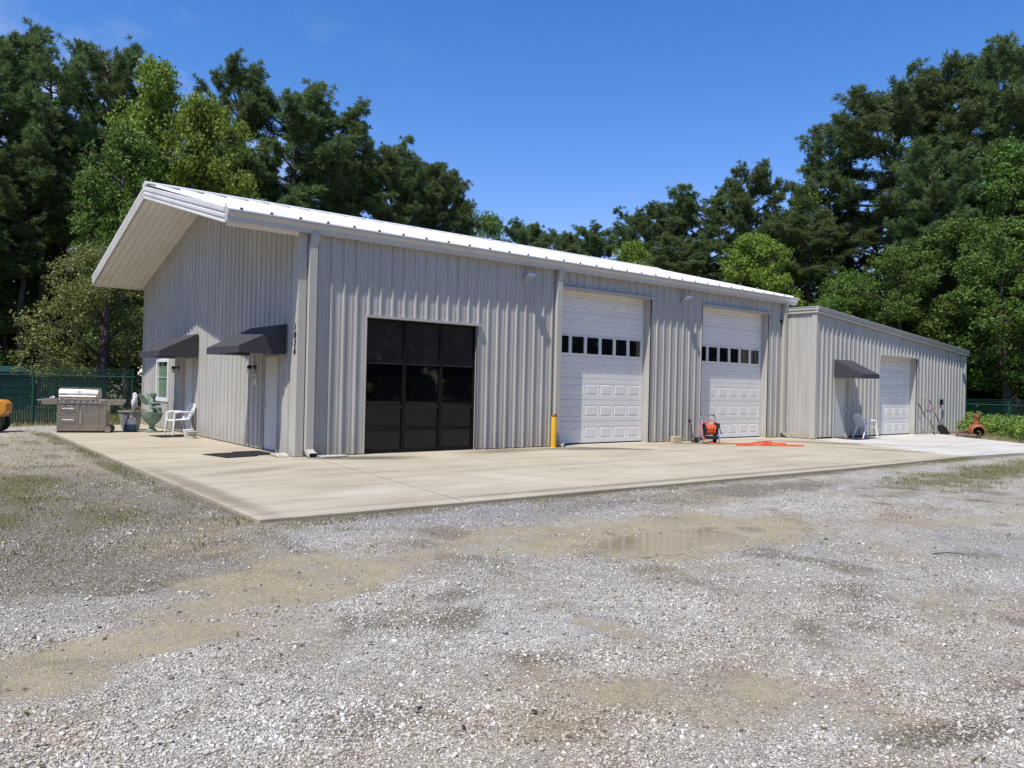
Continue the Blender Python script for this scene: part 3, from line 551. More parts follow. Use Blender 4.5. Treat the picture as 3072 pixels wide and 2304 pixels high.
# gable-end doors and window
def leaf_door(parent, fn, a_, b_, zt_, m_, handle_at, name='door', lev=True):
    f = MB(); f.add([fn(q, d, z) for d in (.03, .06) for q, z in ((a_ + .045, .02), (b_ - .045, .02), (b_ - .045, zt_ - .045), (a_ + .045, zt_ - .045))], [(0, 1, 2, 3), (0, 4, 5, 1), (1, 5, 6, 2), (2, 6, 7, 3), (3, 7, 4, 0)])
    d = f.build(name, m_, parent, bevel=.003)
    g = MB()
    for q0, q1, z0, z1 in ((a_ + .001, a_ + .038, .005, zt_ - .002), (b_ - .038, b_ - .001, .005, zt_ - .002), (a_ + .0385, b_ - .0385, zt_ - .038, zt_ - .002)):
        g.add([fn(q, d_, z) for d_ in (-.012, .055) for q, z in ((q0, z0), (q1, z0), (q1, z1), (q0, z1))], [(0, 1, 2, 3), (0, 4, 5, 1), (1, 5, 6, 2), (2, 6, 7, 3), (3, 7, 4, 0)])
    g.build('door_frame', M['trim'], d)
    g = MB(); g.cyl(fn(handle_at, .03, 1.02), fn(handle_at, .018, 1.02), .034); g.cyl(fn(handle_at, .018, 1.02), fn(handle_at, -.03, 1.02), .012)
    if lev: sgn = 1 if handle_at < (a_ + b_) / 2 else -1; g.tube([fn(handle_at, -.03, 1.02), fn(handle_at + sgn * .12, -.032, 1.018)], [.013, .011], 8)
    else: g.ball(fn(handle_at, -.03, 1.02), .032)
    g.build('handle', M['chrome'], d, smooth=True); g = MB(); g.cyl(fn(handle_at, .03, 1.18), fn(handle_at, .008, 1.18), .03); g.build('deadbolt', M['chrome'], d, smooth=True)
    g = MB(); g.add([fn(q, d_, z) for d_ in (-.03, .05) for q, z in ((a_ + .04, .004), (b_ - .04, .004), (b_ - .04, .03), (a_ + .04, .03))], [(0, 1, 2, 3), (3, 2, 6, 7), (0, 3, 7, 4)]); g.build('threshold', M['black'], d); return d
GD = lambda u, d, z: (d, u, z)
leaf_door(B, GD, 1.04, 1.98, 2.19, M['door_grey'], 1.88); leaf_door(B, GD, 7.47, 8.42, 2.23, M['door_grey'], 8.30)
f = MB(); a_, b_, za, zb = 10.0, 11.42, .9, 2.2
for q in ((a_ - .03, a_ + .09, za - .03, zb + .03), (b_ - .09, b_ + .03, za - .03, zb + .03)): f.box(-.045, .03, q[0], q[1], q[2], q[3])
f.box(-.045, .03, a_ + .0905, b_ - .0905, za - .03, za + .09); f.box(-.045, .03, a_ + .0905, b_ - .0905, zb - .07, zb + .03); f.box(.0, .02, a_ + .0905, b_ - .0905, 1.62, 1.635)
w = f.build('window', M['plastic_white'], B)
M['blind'] = mat('blind_slat', (.20, .30, .19), .6, 0, .3, .1, 8)
g = MB()
for i in range(26):
    z = za + .12 + i * .0395
    if z < zb - .1: g.add([(.020, a_ + .1, z), (.020, b_ - .1, z), (.040, b_ - .1, z + .028), (.040, a_ + .1, z + .028)], [(0, 1, 2, 3)])
for y in (10.4, 10.72, 11.04): g.box(.012, .017, y, y + .02, za + .09, zb - .08)
g.build('blinds', M['blind'], w)
g = MB(); g.quad((.048, a_ + .08, za + .08), (.048, b_ - .08, za + .08), (.048, b_ - .08, zb - .06), (.048, a_ + .08, zb - .06)); g.build('pane', M['dark_glass'], w)

# awnings: fabric over a welded frame, open underneath
def awning(parent, fn, a_, b_, zt_, zf, zv, dep):
    f = MB(); T = .012
    P = [(0, zv), (0, zt_), (dep, zf), (dep, zv)]
    def panel(q): # quad with thickness handled by solidify
        f.quad(*[fn(*r) for r in q])
    n = 5
    for i in range(n):      # the cloth sags a little between the frame ends
        u0, u1 = a_ + (b_ - a_) * i / n, a_ + (b_ - a_) * (i + 1) / n; s0 = -.018 * math.sin(math.pi * i / n); s1 = -.018 * math.sin(math.pi * (i + 1) / n)
        h = dep / 2; zh = (zt_ + zf) / 2
        panel(((u0, 0.006, zt_), (u1, 0.006, zt_), (u1, h, zh + s1), (u0, h, zh + s0))); panel(((u0, h, zh + s0), (u1, h, zh + s1), (u1, dep, zf), (u0, dep, zf)))
        panel(((u0, dep, zf), (u1, dep, zf), (u1, dep + .004, zv), (u0, dep + .004, zv)))
    for u in (a_, b_): f.add([fn(u, .006, zv), fn(u, .006, zt_), fn(u, dep, zf), fn(u, dep, zv)], [(0, 1, 2, 3)])
    o = f.build('awning', M['awning'], parent); s_ = o.modifiers.new('thick', 'SOLIDIFY'); s_.thickness = .006
    g = MB(); r = .0125
    for q in (((a_ + .02, .02, zv + .02), (a_ + .02, dep - .02, zv + .02)), ((b_ - .02, .02, zv + .02), (b_ - .02, dep - .02, zv + .02)), ((a_ + .02, dep - .02, zv + .02), (b_ - .02, dep - .02, zv + .02)), ((a_ + .02, .02, zv + .02), (a_ + .02, .02, zt_ - .03)), ((b_ - .02, .02, zv + .02), (b_ - .02, .02, zt_ - .03))):
        g.tube([fn(*q[0]), fn(*q[1])], r, 6)
    g.build('frame', M['trim'], o); return o
AG = lambda u, d, z: (-.034 - d, u, z)
awning(B, AG, .54, 2.74, 2.86, 2.34, 2.19, 1.03); awning(B, AG, 6.93, 9.16, 2.89, 2.37, 2.21, 1.03)
def jar_lamp(y, z):
    f = MB(); f.cyl((-.035, y, z), (-.05, y, z), .055); f.tube([(-.05, y, z), (-.12, y, z + .03), (-.17, y, z + .03)], .014, 8); f.cyl((-.17, y, z + .045), (-.17, y, z - .03), .05, .06)
    o = f.build('wall_lamp', M['black'], B, smooth=True); g = MB(); g.lathe([(.03, -.031), (.055, -.045), (.06, -.12), (.055, -.15), (.02, -.16)], (-.17, y, z), 14); g.build('jar_shade', M['clear'], o, smooth=True)
jar_lamp(2.42, 1.92); jar_lamp(8.90, 1.93)
f = MB(); f.box(-.06, -.033, 2.30, 2.44, 1.50, 1.74); o = f.build('door_notice', M['plastic_white'], B, bevel=.004)
f = MB(); f.box(-.064, -.0605, 2.33, 2.41, 1.53, 1.60); f.build('yellow_label', M['yellow'], o)
f = MB(); f.box(-.064, -.0605, 2.33, 2.40, 1.64, 1.71); f.build('keypad', M['black'], o)
# house number, one numeral above the other on the corner flashing
zc = 2.86
for ch in '1036':
    cu = bpy.data.curves.new('house_number', 'FONT'); cu.body = ch; cu.size = .205; cu.extrude = .006; cu.shear = .25; cu.align_x = 'CENTER'; cu.offset = .002
    tmp = bpy.data.objects.new('house_number', cu); COL.objects.link(tmp); me = bpy.data.meshes.new_from_object(tmp); bpy.data.objects.remove(tmp); me.materials.clear(); me.materials.append(M['black'])
    o = bpy.data.objects.new('house_number', me); COL.objects.link(o); o.parent = B
    o.matrix_world = Matrix(((0, 0, -1, -.047), (-1, 0, 0, .085), (0, 1, 0, zc - .155), (0, 0, 0, 1))); zc -= .17
def flood(x, z):
    f = MB(); f.box(x - .06, x + .06, -.052, -.033, z - .09, z + .03); f.tube([(x, -.05, z - .02), (x + .02, -.12, z + .01), (x + .03, -.16, z + .03)], .018, 8); o = f.build('flood_light', M['trim'], B, bevel=.004)
    g = MB(); A = Matrix.Rotation(R_(-28), 3, 'X'); 
    vs = [Vector((sx_ * .13, sy_ * .10, sz_ * .025)) for sz_ in (-1, 1) for sx_, sy_ in ((-1, -1), (1, -1), (1, 1), (-1, 1))]; c_ = Vector((x + .03, -.22, z + .07))
    g.add([tuple(c_ + A @ Vector((q.x, q.y, q.z))) for q in vs], [(0, 3, 2, 1), (4, 5, 6, 7), (0, 1, 5, 4), (1, 2, 6, 5), (2, 3, 7, 6), (3, 0, 4, 7)]); g.build('lamp_head', M['alum'], o, bevel=.012)
flood(6.15, 4.42); flood(12.52, 4.42)
f = MB(); f.cyl((17.98, -.034, 4.14), (17.98, -.055, 4.14), .05); f.ball((17.98, -.07, 4.135), .045); f.build('security_camera', M['black'], B, smooth=True)
f = MB(); f.cyl((12.95, -.034, .62), (12.95, -.11, .62), .016); f.cyl((12.95, -.10, .62), (12.95, -.11, .56), .02, .014); f.cyl((12.95, -.09, .625), (12.95, -.09, .69), .03); f.build('hose_tap', M['black'], B, smooth=True)

# ------------------------------------------------------------------ the low annex
A_ = empty('annex_building', (18.3, -1.2, 0), 0, 'lower grey ribbed-metal annex with a sloping top edge at the right end of the workshop', 'annex')
def A(x, y, z): return (x - 18.3, y + 1.2, z)
AX0, AX1 = 18.30, 30.74
def atop(x): return 4.42 + (3.44 - 4.42) * (x - AX0) / (AX1 - AX0)
FA = lambda u, d, z: A(u, -1.2 - d, z)
f = MB(); AH = [(19.56, 20.50, -1, 2.19), (22.85, 25.94, -1, 3.08)]
corr(f, AX0 + .12, AX1 - .1, .06, atop, FA, 18.43, AH, h=.042, base=.05, top=.024)
for q in AH[:1]: reveal(f, q[0], q[1], q[3], .06, FA)
reveal(f, 22.85, 25.94, 3.08, .24, FA); f.build('front_wall', M['siding'], A_)
f = MB(); corr(f, -1.2 + .10, .0, .02, lambda u: 4.42, lambda u, d, z: A(AX0 - d * .35, u, z), -.9, pitch=.305)
f.build('side_wall', M['siding'], A_)
f = MB(); f.add([A(AX1, -1.19, .05), A(AX1, 8, .05), A(AX1, 8, 3.43), A(AX1, -1.19, 3.43)], [(0, 1, 2, 3)]); f.add([A(AX0, 8, .05), A(AX1, 8, .05), A(AX1, 8, 3.43), A(AX0, 8, 4.4)], [(0, 1, 2, 3)]); f.build('rear_wall', M['siding'], A_)
f = MB(); f.prism([(AX0 - .03, -1.05), (AX0 - .03, -1.245), (AX0 + .13, -1.245), (AX0 + .13, -1.2), (AX0, -1.2), (AX0, -1.05)], lambda q, z: A(q[0], q[1], z), .02, 4.40)
f.build('corner_trim', M['trim'], A_, bevel=.005); f = MB(); f.prism([(AX1 - .11, -1.2), (AX1 - .11, -1.245), (AX1 + .02, -1.245), (AX1 + .02, -1.2)], lambda q, z: A(q[0], q[1], z), .04, 3.43)
f.build('corner_trim', M['trim'], A_, bevel=.005)
f = MB(); f.add([A(AX0 - .04, -1.3, 4.62), A(AX1 + .1, -1.3, 3.63), A(AX1 + .1, 8.1, 3.63), A(AX0 - .04, 8.1, 4.62)], [(0, 1, 2, 3)]); f.build('roof', M['roofing'], A_)
f = MB(); pr = [(0, 0), (.07, 0), (.07, .045), (.05, .055), (.05, .10), (.085, .112), (.085, .19), (.10, .20), (.10, .222), (0, .222)]
f.prism(pr, lambda q, w_: A(AX0 - .07 + (AX1 - AX0 + .19) * w_, -1.24 - q[0], 4.405 - .985 * w_ + q[1]), 0, 1)
f.prism(pr, lambda q, w_: A(AX0 - .005 - q[0], -1.24 + (1.1) * w_, 4.408 + q[1]), 0, 1)
f.build('roof_trim', M['trim'], A_)
garage_door(A_, lambda x, d, z: A(x, -1.2 + .232 + d, z), 22.82, 25.97, 5, 4, 23.40 - .04, .55, .613 - .003)
leaf_door(A_, lambda u, d, z: A(u, -1.2 + d, z), 19.57, 20.49, 2.18, M['door_grey'], 20.38, lev=False)
f = MB(); flat_trim(f, 22.85, 25.94, .02, 3.08, FA, .03, .045); f.build('opening_trim', M['trim'], A_)
awning(A_, lambda u, d, z: A(u, -1.245 - d, z), 19.48, 20.70, 2.82, 2.31, 2.17, 1.03)
f = MB(); f.tube([FA(30.15, .05, 3.22), FA(30.15, .16, 3.27)], .02, 8); f.box(*[q for q in (30.07 - 18.3, 30.25 - 18.3, -.26, -.12, 3.24, 3.31)]); f.build('flood_light', M['alum'], A_, bevel=.005)
f = MB(); f.box(20.86 - 18.3, 20.98 - 18.3, -.10, -.045, 1.14, 1.30); f.cyl(FA(20.92, .06, 1.14), FA(20.92, .06, .05), .011, n=8); f.build('outlet_box', M['trim'], A_, bevel=.004)
f = MB(); f.box(28.08 - 18.3, 28.24 - 18.3, -.13, -.045, 1.22, 1.46); f.build('disconnect_box', M['black'], A_, bevel=.01)
f = MB(); f.cyl(FA(28.16, .07, 1.22), FA(28.16, .07, .05), .016, n=8); f.build('conduit', M['trim'], A_)
f = MB(); f.box(26.2 - 18.3, AX1 - 18.3, -.03, .12, -.2, .055); f.build('footing', M['stone'], A_)

# ------------------------------------------------------------------ trees
def unit(v): return v / np.maximum(np.linalg.norm(v, axis=-1, keepdims=True), 1e-9)
def needles(tips, dirs, per, ln, wd, rg):
    """tufts of thin blades at each tip, fanned about dirs"""
    n_ = len(tips); T = np.repeat(tips, per, 0); D = np.repeat(dirs, per, 0); k = n_ * per
    d = unit(D * .75 + rg.normal(0, .62, (k, 3))); side = unit(np.cross(d, rg.normal(0, 1, (k, 3)))); s = ln * rg.uniform(.7, 1.25, (k, 1))
    T = T + rg.normal(0, .03, (k, 3)); w_ = wd * rg.uniform(.7, 1.3, (k, 1))
    v = np.stack([T - side * w_ * .3, T + d * s * .55 + side * w_, T + d * s, T + d * s * .55 - side * w_], 1).reshape(-1, 3)
    return v, np.arange(k * 4).reshape(-1, 4)
def leaves(c, spread, per, size, rg, up=.35):
    n_ = len(c); k = n_ * per; P = np.repeat(c, per, 0); o = rg.normal(0, 1, (k, 3)); o = unit(o) * (rg.uniform(0, 1, (k, 1)) ** .45) * np.repeat(np.broadcast_to(spread, (n_,)), per)[:, None]
    o[:, 2] *= .75; P = P + o; nrm = unit(unit(o) * .6 + rg.normal(0, .6, (k, 3)) + np.array([0, 0, up])); a = unit(np.cross(nrm, rg.normal(0, 1, (k, 3)))); b = np.cross(nrm, a)
    s = size * rg.uniform(.65, 1.35, (k, 1))
    v = np.stack([P - a * s, P - b * s * .55 + nrm * s * .12, P + a * s, P + b * s * .55 + nrm * s * .12], 1).reshape(-1, 3)
    return v, np.arange(k * 4).reshape(-1, 4)
def pine_mesh(seed, h=20.0, wide=2.6, base=.42, nb=46, tall=False):
    rg = np.random.default_rng(seed); mb = MB(); lean = rg.normal(0, .25, 2)
    tr = lambda z: np.array([lean[0] * (z / h) ** 2 + .12 * math.sin(z * .5 + seed), lean[1] * (z / h) ** 2 + .12 * math.cos(z * .43 + seed), z])
    zs_ = np.linspace(-.3, h * .97, 12); mb.tube([tuple(tr(z)) for z in zs_], [max(.30 * (1 - z / h) ** .8, .02) + (.08 if z < .2 else 0) for z in zs_], 8)
    tips = []; dirs = []
    for i in range(nb):
        q = (i + rg.uniform(0, 1)) / nb; z = h * (base + (1 - base) * q ** .9 * .97); az = i * 2.39996 + rg.normal(0, .5)
        prof = math.sin(math.pi * (.16 + .68 * q)) ** .65
        ln = wide * prof * rg.uniform(.6, 1.15) + .35; el = -.15 + .85 * q + rg.normal(0, .12)
        p0 = tr(z); d = np.array([math.cos(az) * math.cos(el), math.sin(az) * math.cos(el), math.sin(el)]); pts = []
        for s in np.linspace(0, 1, 5):
            pts.append(p0 + d * ln * s + np.array([0, 0, .22 * ln * s * s]) + rg.normal(0, .05, 3) * (s > 0))
        r0 = .025 + .022 * ln; mb.tube([tuple(p) for p in pts], [r0 * (1 - .8 * s) for s in np.linspace(0, 1, 5)], 5, cap=False)
        nt_ = int(8 + ln * 6.5)
        for j in range(nt_):
            s = rg.uniform(.32, 1.0); k = min(int(s * 4), 3); f_ = s * 4 - k; p = pts[k] * (1 - f_) + pts[k + 1] * f_
            a2 = az + rg.normal(0, .9); e2 = rg.uniform(-.25, 1.0); tl = rg.uniform(.25, .85) * (1.15 - .5 * s) * min(1, ln / 1.6)
            d2 = np.array([math.cos(a2) * math.cos(e2), math.sin(a2) * math.cos(e2), math.sin(e2)]); e = p + d2 * tl
            mb.tube([tuple(p), tuple((p + e) / 2 + np.array([0, 0, -.03])), tuple(e)], [.016, .012, .008], 3, cap=False)
            tips.append(e); dirs.append(unit(d2 + np.array([0, 0, .55])))
            if rg.uniform() < .75: tips.append(p + d2 * tl * .6 + rg.normal(0, .10, 3)); dirs.append(unit(d2 + np.array([0, 0, .7])))
            if rg.uniform() < .5: tips.append(e + rg.normal(0, .2, 3)); dirs.append(unit(d2 + np.array([0, 0, .8])))
    v, f = needles(np.array(tips), np.array(dirs), 30, .31, .020, rg)
    return mb, v, f
def broad_mesh(seed, h=14.0, rx=3.0, low=.22, nclump=420, leaf=.095, per=54, sp=(.35, .7)):
    rg = np.random.default_rng(seed); mb = MB()
    zs_ = np.linspace(-.3, h * .85, 9); tr = lambda z: np.array([.25 * math.sin(z * .35 + seed), .25 * math.cos(z * .3 + seed * 2), z])
    mb.tube([tuple(tr(z)) for z in zs_], [.24 * (1 - z / h) ** .9 + .02 for z in zs_], 7)
    lobes = []
    for i in range(16):
        q = (i + .5) / 16; z = h * (low + (.93 - low) * q); r = rx * (math.sin(math.pi * (.10 + .84 * q)) ** .75) * rg.uniform(.45, .85); az = i * 2.4 + rg.normal(0, .4)
        lobes.append((np.array([r * math.cos(az), r * math.sin(az), z]), rx * rg.uniform(.34, .52)))
    lobes.append((np.array([0, 0, h * .93]), rx * .34)); cs = []
    for i in range(nclump):
        c_, r = lobes[rg.integers(len(lobes))]; o = unit(rg.normal(0, 1, 3)) * r * rg.uniform(.35, 1.12) ** .5; o[2] *= .8; cs.append(c_ + o)
    for c_, r in lobes:
        z0 = max(c_[2] - np.hypot(c_[0], c_[1]) * .7, h * .15); p0 = tr(min(z0, h * .84)); mid = (p0 + c_) / 2 + np.array([0, 0, .2]); mb.tube([tuple(p0), tuple(mid), tuple(c_)], [.085, .06, .025], 5, cap=False)
        for j in range(5):
            e = c_ + unit(rg.normal(0, 1, 3)) * r * .9; mb.tube([tuple(mid * .4 + c_ * .6), tuple(e)], [.028, .01], 3, cap=False)
    cs = np.array(cs); v, f = leaves(cs, rg.uniform(sp[0], sp[1], len(cs)), per, leaf, rg)
    return mb, v, f
PROTO = {}
def proto(key, mesh, leaf):
    mb, v, f = mesh; t_ = mb.build('trunk', M['bark'], None, smooth='all'); c_ = npmesh('crown', v, f, leaf)
    PROTO[key] = (t_.data, c_.data, float(v[:, 2].max()), float(np.percentile(np.hypot(v[:, 0], v[:, 1]), 95) * 2)); bpy.data.objects.remove(t_); bpy.data.objects.remove(c_)
proto('pine0', pine_mesh(1, 20, 2.7, .40, 50), M['pine']); proto('pine1', pine_mesh(2, 20, 2.9, .48, 44), M['pine']); proto('pine2', pine_mesh(3, 20, 2.4, .30, 56), M['pine']); proto('pine3', pine_mesh(4, 20, 3.2, .52, 46), M['pine'])
proto('decid0', broad_mesh(5, 14, 2.8), M['decid']); proto('decid1', broad_mesh(6, 14, 3.1, .1, 480), M['decid']); proto('bright0', broad_mesh(7, 14, 2.8, .15, 520), M['decid2']); proto('bright1', broad_mesh(8, 14, 2.6, .2, 460), M['decid2'])
proto('olive0', broad_mesh(9, 7, 2.3, .05, 620, .05, 46, (.25, .5)), M['olive']); proto('low0', broad_mesh(10, 6, 2.4, .02, 380, .10, 36), M['woods'])
WK = {'pine': 1.16, 'deci': 1.05, 'brig': .98, 'oliv': 1.08, 'low0': 1.1}
def tree(key, name, x, y, h, w, label, cat, rz=None, group=None, cols=None):
    h0, w0 = PROTO[key][2:]; w *= WK[key[:4]]
    r = empty(name, (x, y, -.1), rnd.uniform(0, 6.28) if rz is None else rz, label, cat, group); r.scale = (w / w0, w / w0, h / h0)
    for nm, me in zip(('trunk', 'crown'), PROTO[key][:2]):
        o = bpy.data.objects.new(nm, me); COL.objects.link(o); o.parent = r
    return r
TREES = [
 ('pine3', 22.4, 36.5, 20.0, 5.0, 'rounded dark pine halfway down the falling skyline over the roof'), ('pine1', 27.2, 37.8, 19.9, 4.8, 'dark pine third from last on the falling skyline over the roof'),
 ('pine2', -4.2, 34.5, 19.5, 5.4, 'dark pine cut by the left edge, its crown lower than its neighbour'), ('decid1', 7.9, 33.4, 17.2, 5.4, 'dark broadleaf tree between the bright yellow-green tree and the wide dark pine'), ('pine1', 16.4, 33.7, 21.4, 6.0, 'dark pine touching the wide dark roof pine on its right'),
 ('decid0', 9.2, 29.2, 12.6, 5.2, 'shaded broadleaf tree just right of the bright yellow-green one'), ('pine3', 6.0, 42.0, 20.8, 6.0, 'dark pine in the second row between the pale green trees'), ('decid1', -5.6, 38.5, 11.8, 5.8, 'shaded bushy tree cut by the left edge of the photo'),
 ('decid1', 48.2, 5.4, 15.4, 7.0, 'dark leafy tree in the second row behind the annex'), ('pine2', 50.2, 11.8, 16.0, 7.0, 'dark pine filling the gap under the largest right pine'), ('decid0', 47.6, 0.6, 13.6, 6.6, 'dark leafy tree in the second row above the low end of the annex'),
 ('decid0', 36.2, 8.2, 7.4, 4.6, 'low leafy tree hard behind the corner where workshop and annex meet'), ('decid1', 42.0, -4.8, 13.2, 6.0, 'leafy tree cut by the right edge above the fence'), ('decid1', 45.4, -3.4, 9.5, 6.6, 'dark low tree in the deep shade right of the annex'),
 # left wood, beyond the fence and the strip of grass
 ('pine0', -1.7, 39.1, 23.4, 5.6, 'tall dark pine at the left edge of the photo, reaching almost to the top'), ('pine1', -.5, 34.3, 20.6, 4.6, 'pine second from the left along the left skyline'),
 ('pine3', 2.9, 36.7, 22.7, 6.2, 'broad pine with a bare forked trunk, tallest crown left of the gable'), ('bright1', 4.5, 31.6, 20.1, 4.8, 'tall pale green tree between two pines above the gable peak'),
 ('bright0', 5.7, 26.8, 17.0, 5.2, 'bright yellow-green tree just above the gable peak'), ('decid0', 2.4, 28.2, 14.9, 4.6, 'mid green broadleaf tree left of the bright yellow-green one'),
 ('pine2', 9.8, 35.1, 22.5, 4.8, 'thin open pine directly right of the tall pale green tree'), ('pine0', 13.1, 32.4, 21.5, 6.6, 'wide dark pine that rises highest above the left half of the roof'),
 ('pine1', 19.9, 33.5, 19.6, 5.4, 'dark pine on the falling skyline right of the wide roof pine'), ('pine2', 24.5, 36.2, 20.0, 5.6, 'dark pine next to last on the falling skyline over the roof'),
 ('pine0', 29.8, 39.7, 20.2, 4.2, 'short dark pine where the left skyline meets the roof'), ('decid1', 34.4, 43.7, 19.2, 4.2, 'small green tree peeping over the roof beside the short dark pine'),
 ('decid0', 43.8, 52.8, 21.0, 5.0, 'tiny far pale tree at the lowest gap of the skyline'), ('pine3', 57.0, 61.5, 23.6, 7.4, 'far round-topped pine alone in the low gap over the roof'),
 ('pine1', 66.1, 67.0, 24.4, 8.0, 'farthest small pine at the bottom of the skyline gap'), ('pine0', 54.9, 50.4, 20.3, 6.2, 'first far pine right of the skyline gap'), ('pine2', 53.3, 44.0, 19.7, 6.0, 'second far pine right of the skyline gap'),
 ('pine1', 48.4, 35.1, 19.2, 5.2, 'third far pine right of the skyline gap'), ('pine3', 44.4, 28.1, 18.4, 5.4, 'pine above the tall garage door on the rising skyline'), ('pine0', 43.9, 23.4, 18.4, 5.6, 'pine left of the round crown on the rising skyline'),
 ('pine3', 43.2, 18.8, 19.0, 5.0, 'pine with a neat round crown standing above the rising skyline'), ('pine2', 39.1, 22.1, 13.6, 6.4, 'low dark pine filling the space just above the roof ridge end'),
 ('bright1', 39.3, 27.0, 13.7, 4.2, 'bright green broadleaf tree just over the ridge end'), ('bright0', 36.5, 13.9, 12.1, 5.2, 'yellowish green tree behind the right end of the roof'), ('decid1', 44.5, 15.2, 17.3, 5.4, 'light green broadleaf crown left of the largest right pine'),
 ('pine2', 41.6, 12.5, 13.7, 5.4, 'low dark pine under the largest right pine'), ('pine3', 45.5, 9.4, 23.5, 9.4, 'largest pine on the right with a long bare trunk and wide crown'), ('pine1', 50.6, 7.9, 25.6, 6.2, 'pine second from the top of the right skyline'),
 ('pine0', 50.9, 5.1, 26.3, 5.8, 'tallest pine near the right edge of the photo'), ('pine2', 48.2, 2.1, 23.9, 4.8, 'pine cut by the right edge of the photo'), ('pine1', 41.3, 5.0, 17.2, 4.4, 'small pine in front of the tall right pines'),
 ('pine0', 45.9, 14.2, 21.7, 4.6, 'pine leaning out at the left end of the tall right pines'), ('decid1', 45.4, 1.8, 17.7, 6.4, 'big leafy green tree at the right edge above the fence'), ('decid0', 39.4, 2.7, 11.6, 5.4, 'leafy tree right behind the middle of the annex roof'),
 ('decid1', 36.9, 4.7, 10.2, 4.8, 'leafy tree behind the high end of the annex'), ('decid0', 38.2, -0.2, 11.1, 5.0, 'leafy tree behind the low end of the annex'), ('decid1', 37.6, 8.0, 9.2, 4.6, 'low leafy tree where the workshop roof meets the annex'),
 ('pine1', 1.8, 44.0, 19.5, 5.6, 'dark pine in the second row behind the broad forked pine'), ('pine3', -1.5, 33.8, 14.2, 5.0, 'lower bushy pine in front at the left edge'), ('decid1', 6.1, 34.2, 14.9, 5.4, 'shaded broadleaf tree under the tall pale green one'),
 ('decid0', -.8, 40.0, 12.6, 5.6, 'shaded broadleaf tree low at the left edge'), ('decid1', 2.3, 37.2, 12.3, 6.2, 'shaded broadleaf tree in the dark gap behind the olive one'), ('decid0', 5.2, 38.7, 12.2, 6.0, 'shaded broadleaf tree close behind the gable overhang'),
 ('pine2', 14.9, 43.8, 20.8, 5.2, 'thin pine behind the wide dark roof pine'), ('pine3', 18.9, 40.6, 17.8, 5.6, 'dark pine in the second row over the middle of the roof'), ('olive0', -.1, 21.2, 7.6, 5.0, 'olive green feathery tree in front of the dark wood, left of the gable'),
 ('decid1', -2.2, 35.5, 7.0, 4.4, 'low dark bushy tree behind the left end of the fence'), ('pine2', 47.0, 18.4, 16.5, 5.0, 'dark pine between the round-crowned pine and the leafy crown'),
 ('pine0', -5.2, 37.0, 21.0, 5.6, 'pine mostly outside the left edge of the photo'), ('decid0', 10.5, 30.5, 11.5, 5.6, 'low broadleaf tree behind the roof left of the wide dark pine'), ('decid1', 16.5, 33.0, 11.0, 5.6, 'low broadleaf tree behind the roof right of the wide dark pine'),
 ('pine1', 35.5, 32.0, 13.5, 5.4, 'low pine just clearing the middle of the roof ridge'),
]
CATN = {'pine': ('pine_tree', 'pine'), 'deci': ('broadleaf_tree', 'tree'), 'brig': ('broadleaf_tree', 'tree'), 'oliv': ('feathery_tree', 'tree')}
for key, x, y, h, w, lab in TREES: tree(key, CATN[key[:4]][0], x, y, h, w, lab, CATN[key[:4]][1])
# the far wood: one dark mass of foliage behind the trees, and the wood across the yard that the windows mirror
def woods(name, pts, hmax, dens, seed, leaf=.22, dep=5):
    rg = np.random.default_rng(seed); cs = []
    for (x0, y0), (x1, y1) in zip(pts[:-1], pts[1:]):
        ln = math.hypot(x1 - x0, y1 - y0); k = int(ln * dens); q = rg.uniform(0, 1, k); nx_, ny_ = -(y1 - y0) / ln, (x1 - x0) / ln; d = rg.uniform(0, dep, k)
        px_ = x0 + (x1 - x0) * q + nx_ * d; py_ = y0 + (y1 - y0) * q + ny_ * d; hm = hmax * (.55 + .75 * fbm(px_ * .16, py_ * .16, seed, 3)); cs.append(np.stack([px_, py_, hm * rg.uniform(0, 1, k) ** .85 - .1], -1))
    cs = np.concatenate(cs); v, f = leaves(cs, rg.uniform(.5, 1.1, len(cs)), 26, leaf, rg); o = npmesh(name, v, f, M['woods']); o['kind'] = 'stuff'; return o
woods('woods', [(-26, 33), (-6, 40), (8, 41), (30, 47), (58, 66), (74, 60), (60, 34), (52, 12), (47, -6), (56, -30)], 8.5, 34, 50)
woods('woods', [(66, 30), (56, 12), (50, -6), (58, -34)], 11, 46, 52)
woods('woods', [(-36, 34), (-9, 38)], 19, 70, 53, .35, 6)  # tall mass mostly out of frame, added to shade the left wood
woods('woods', [(60, -30), (34, -46), (-2, -52), (-46, -44), (-60, -10)], 19, 60, 51, .5, 8)

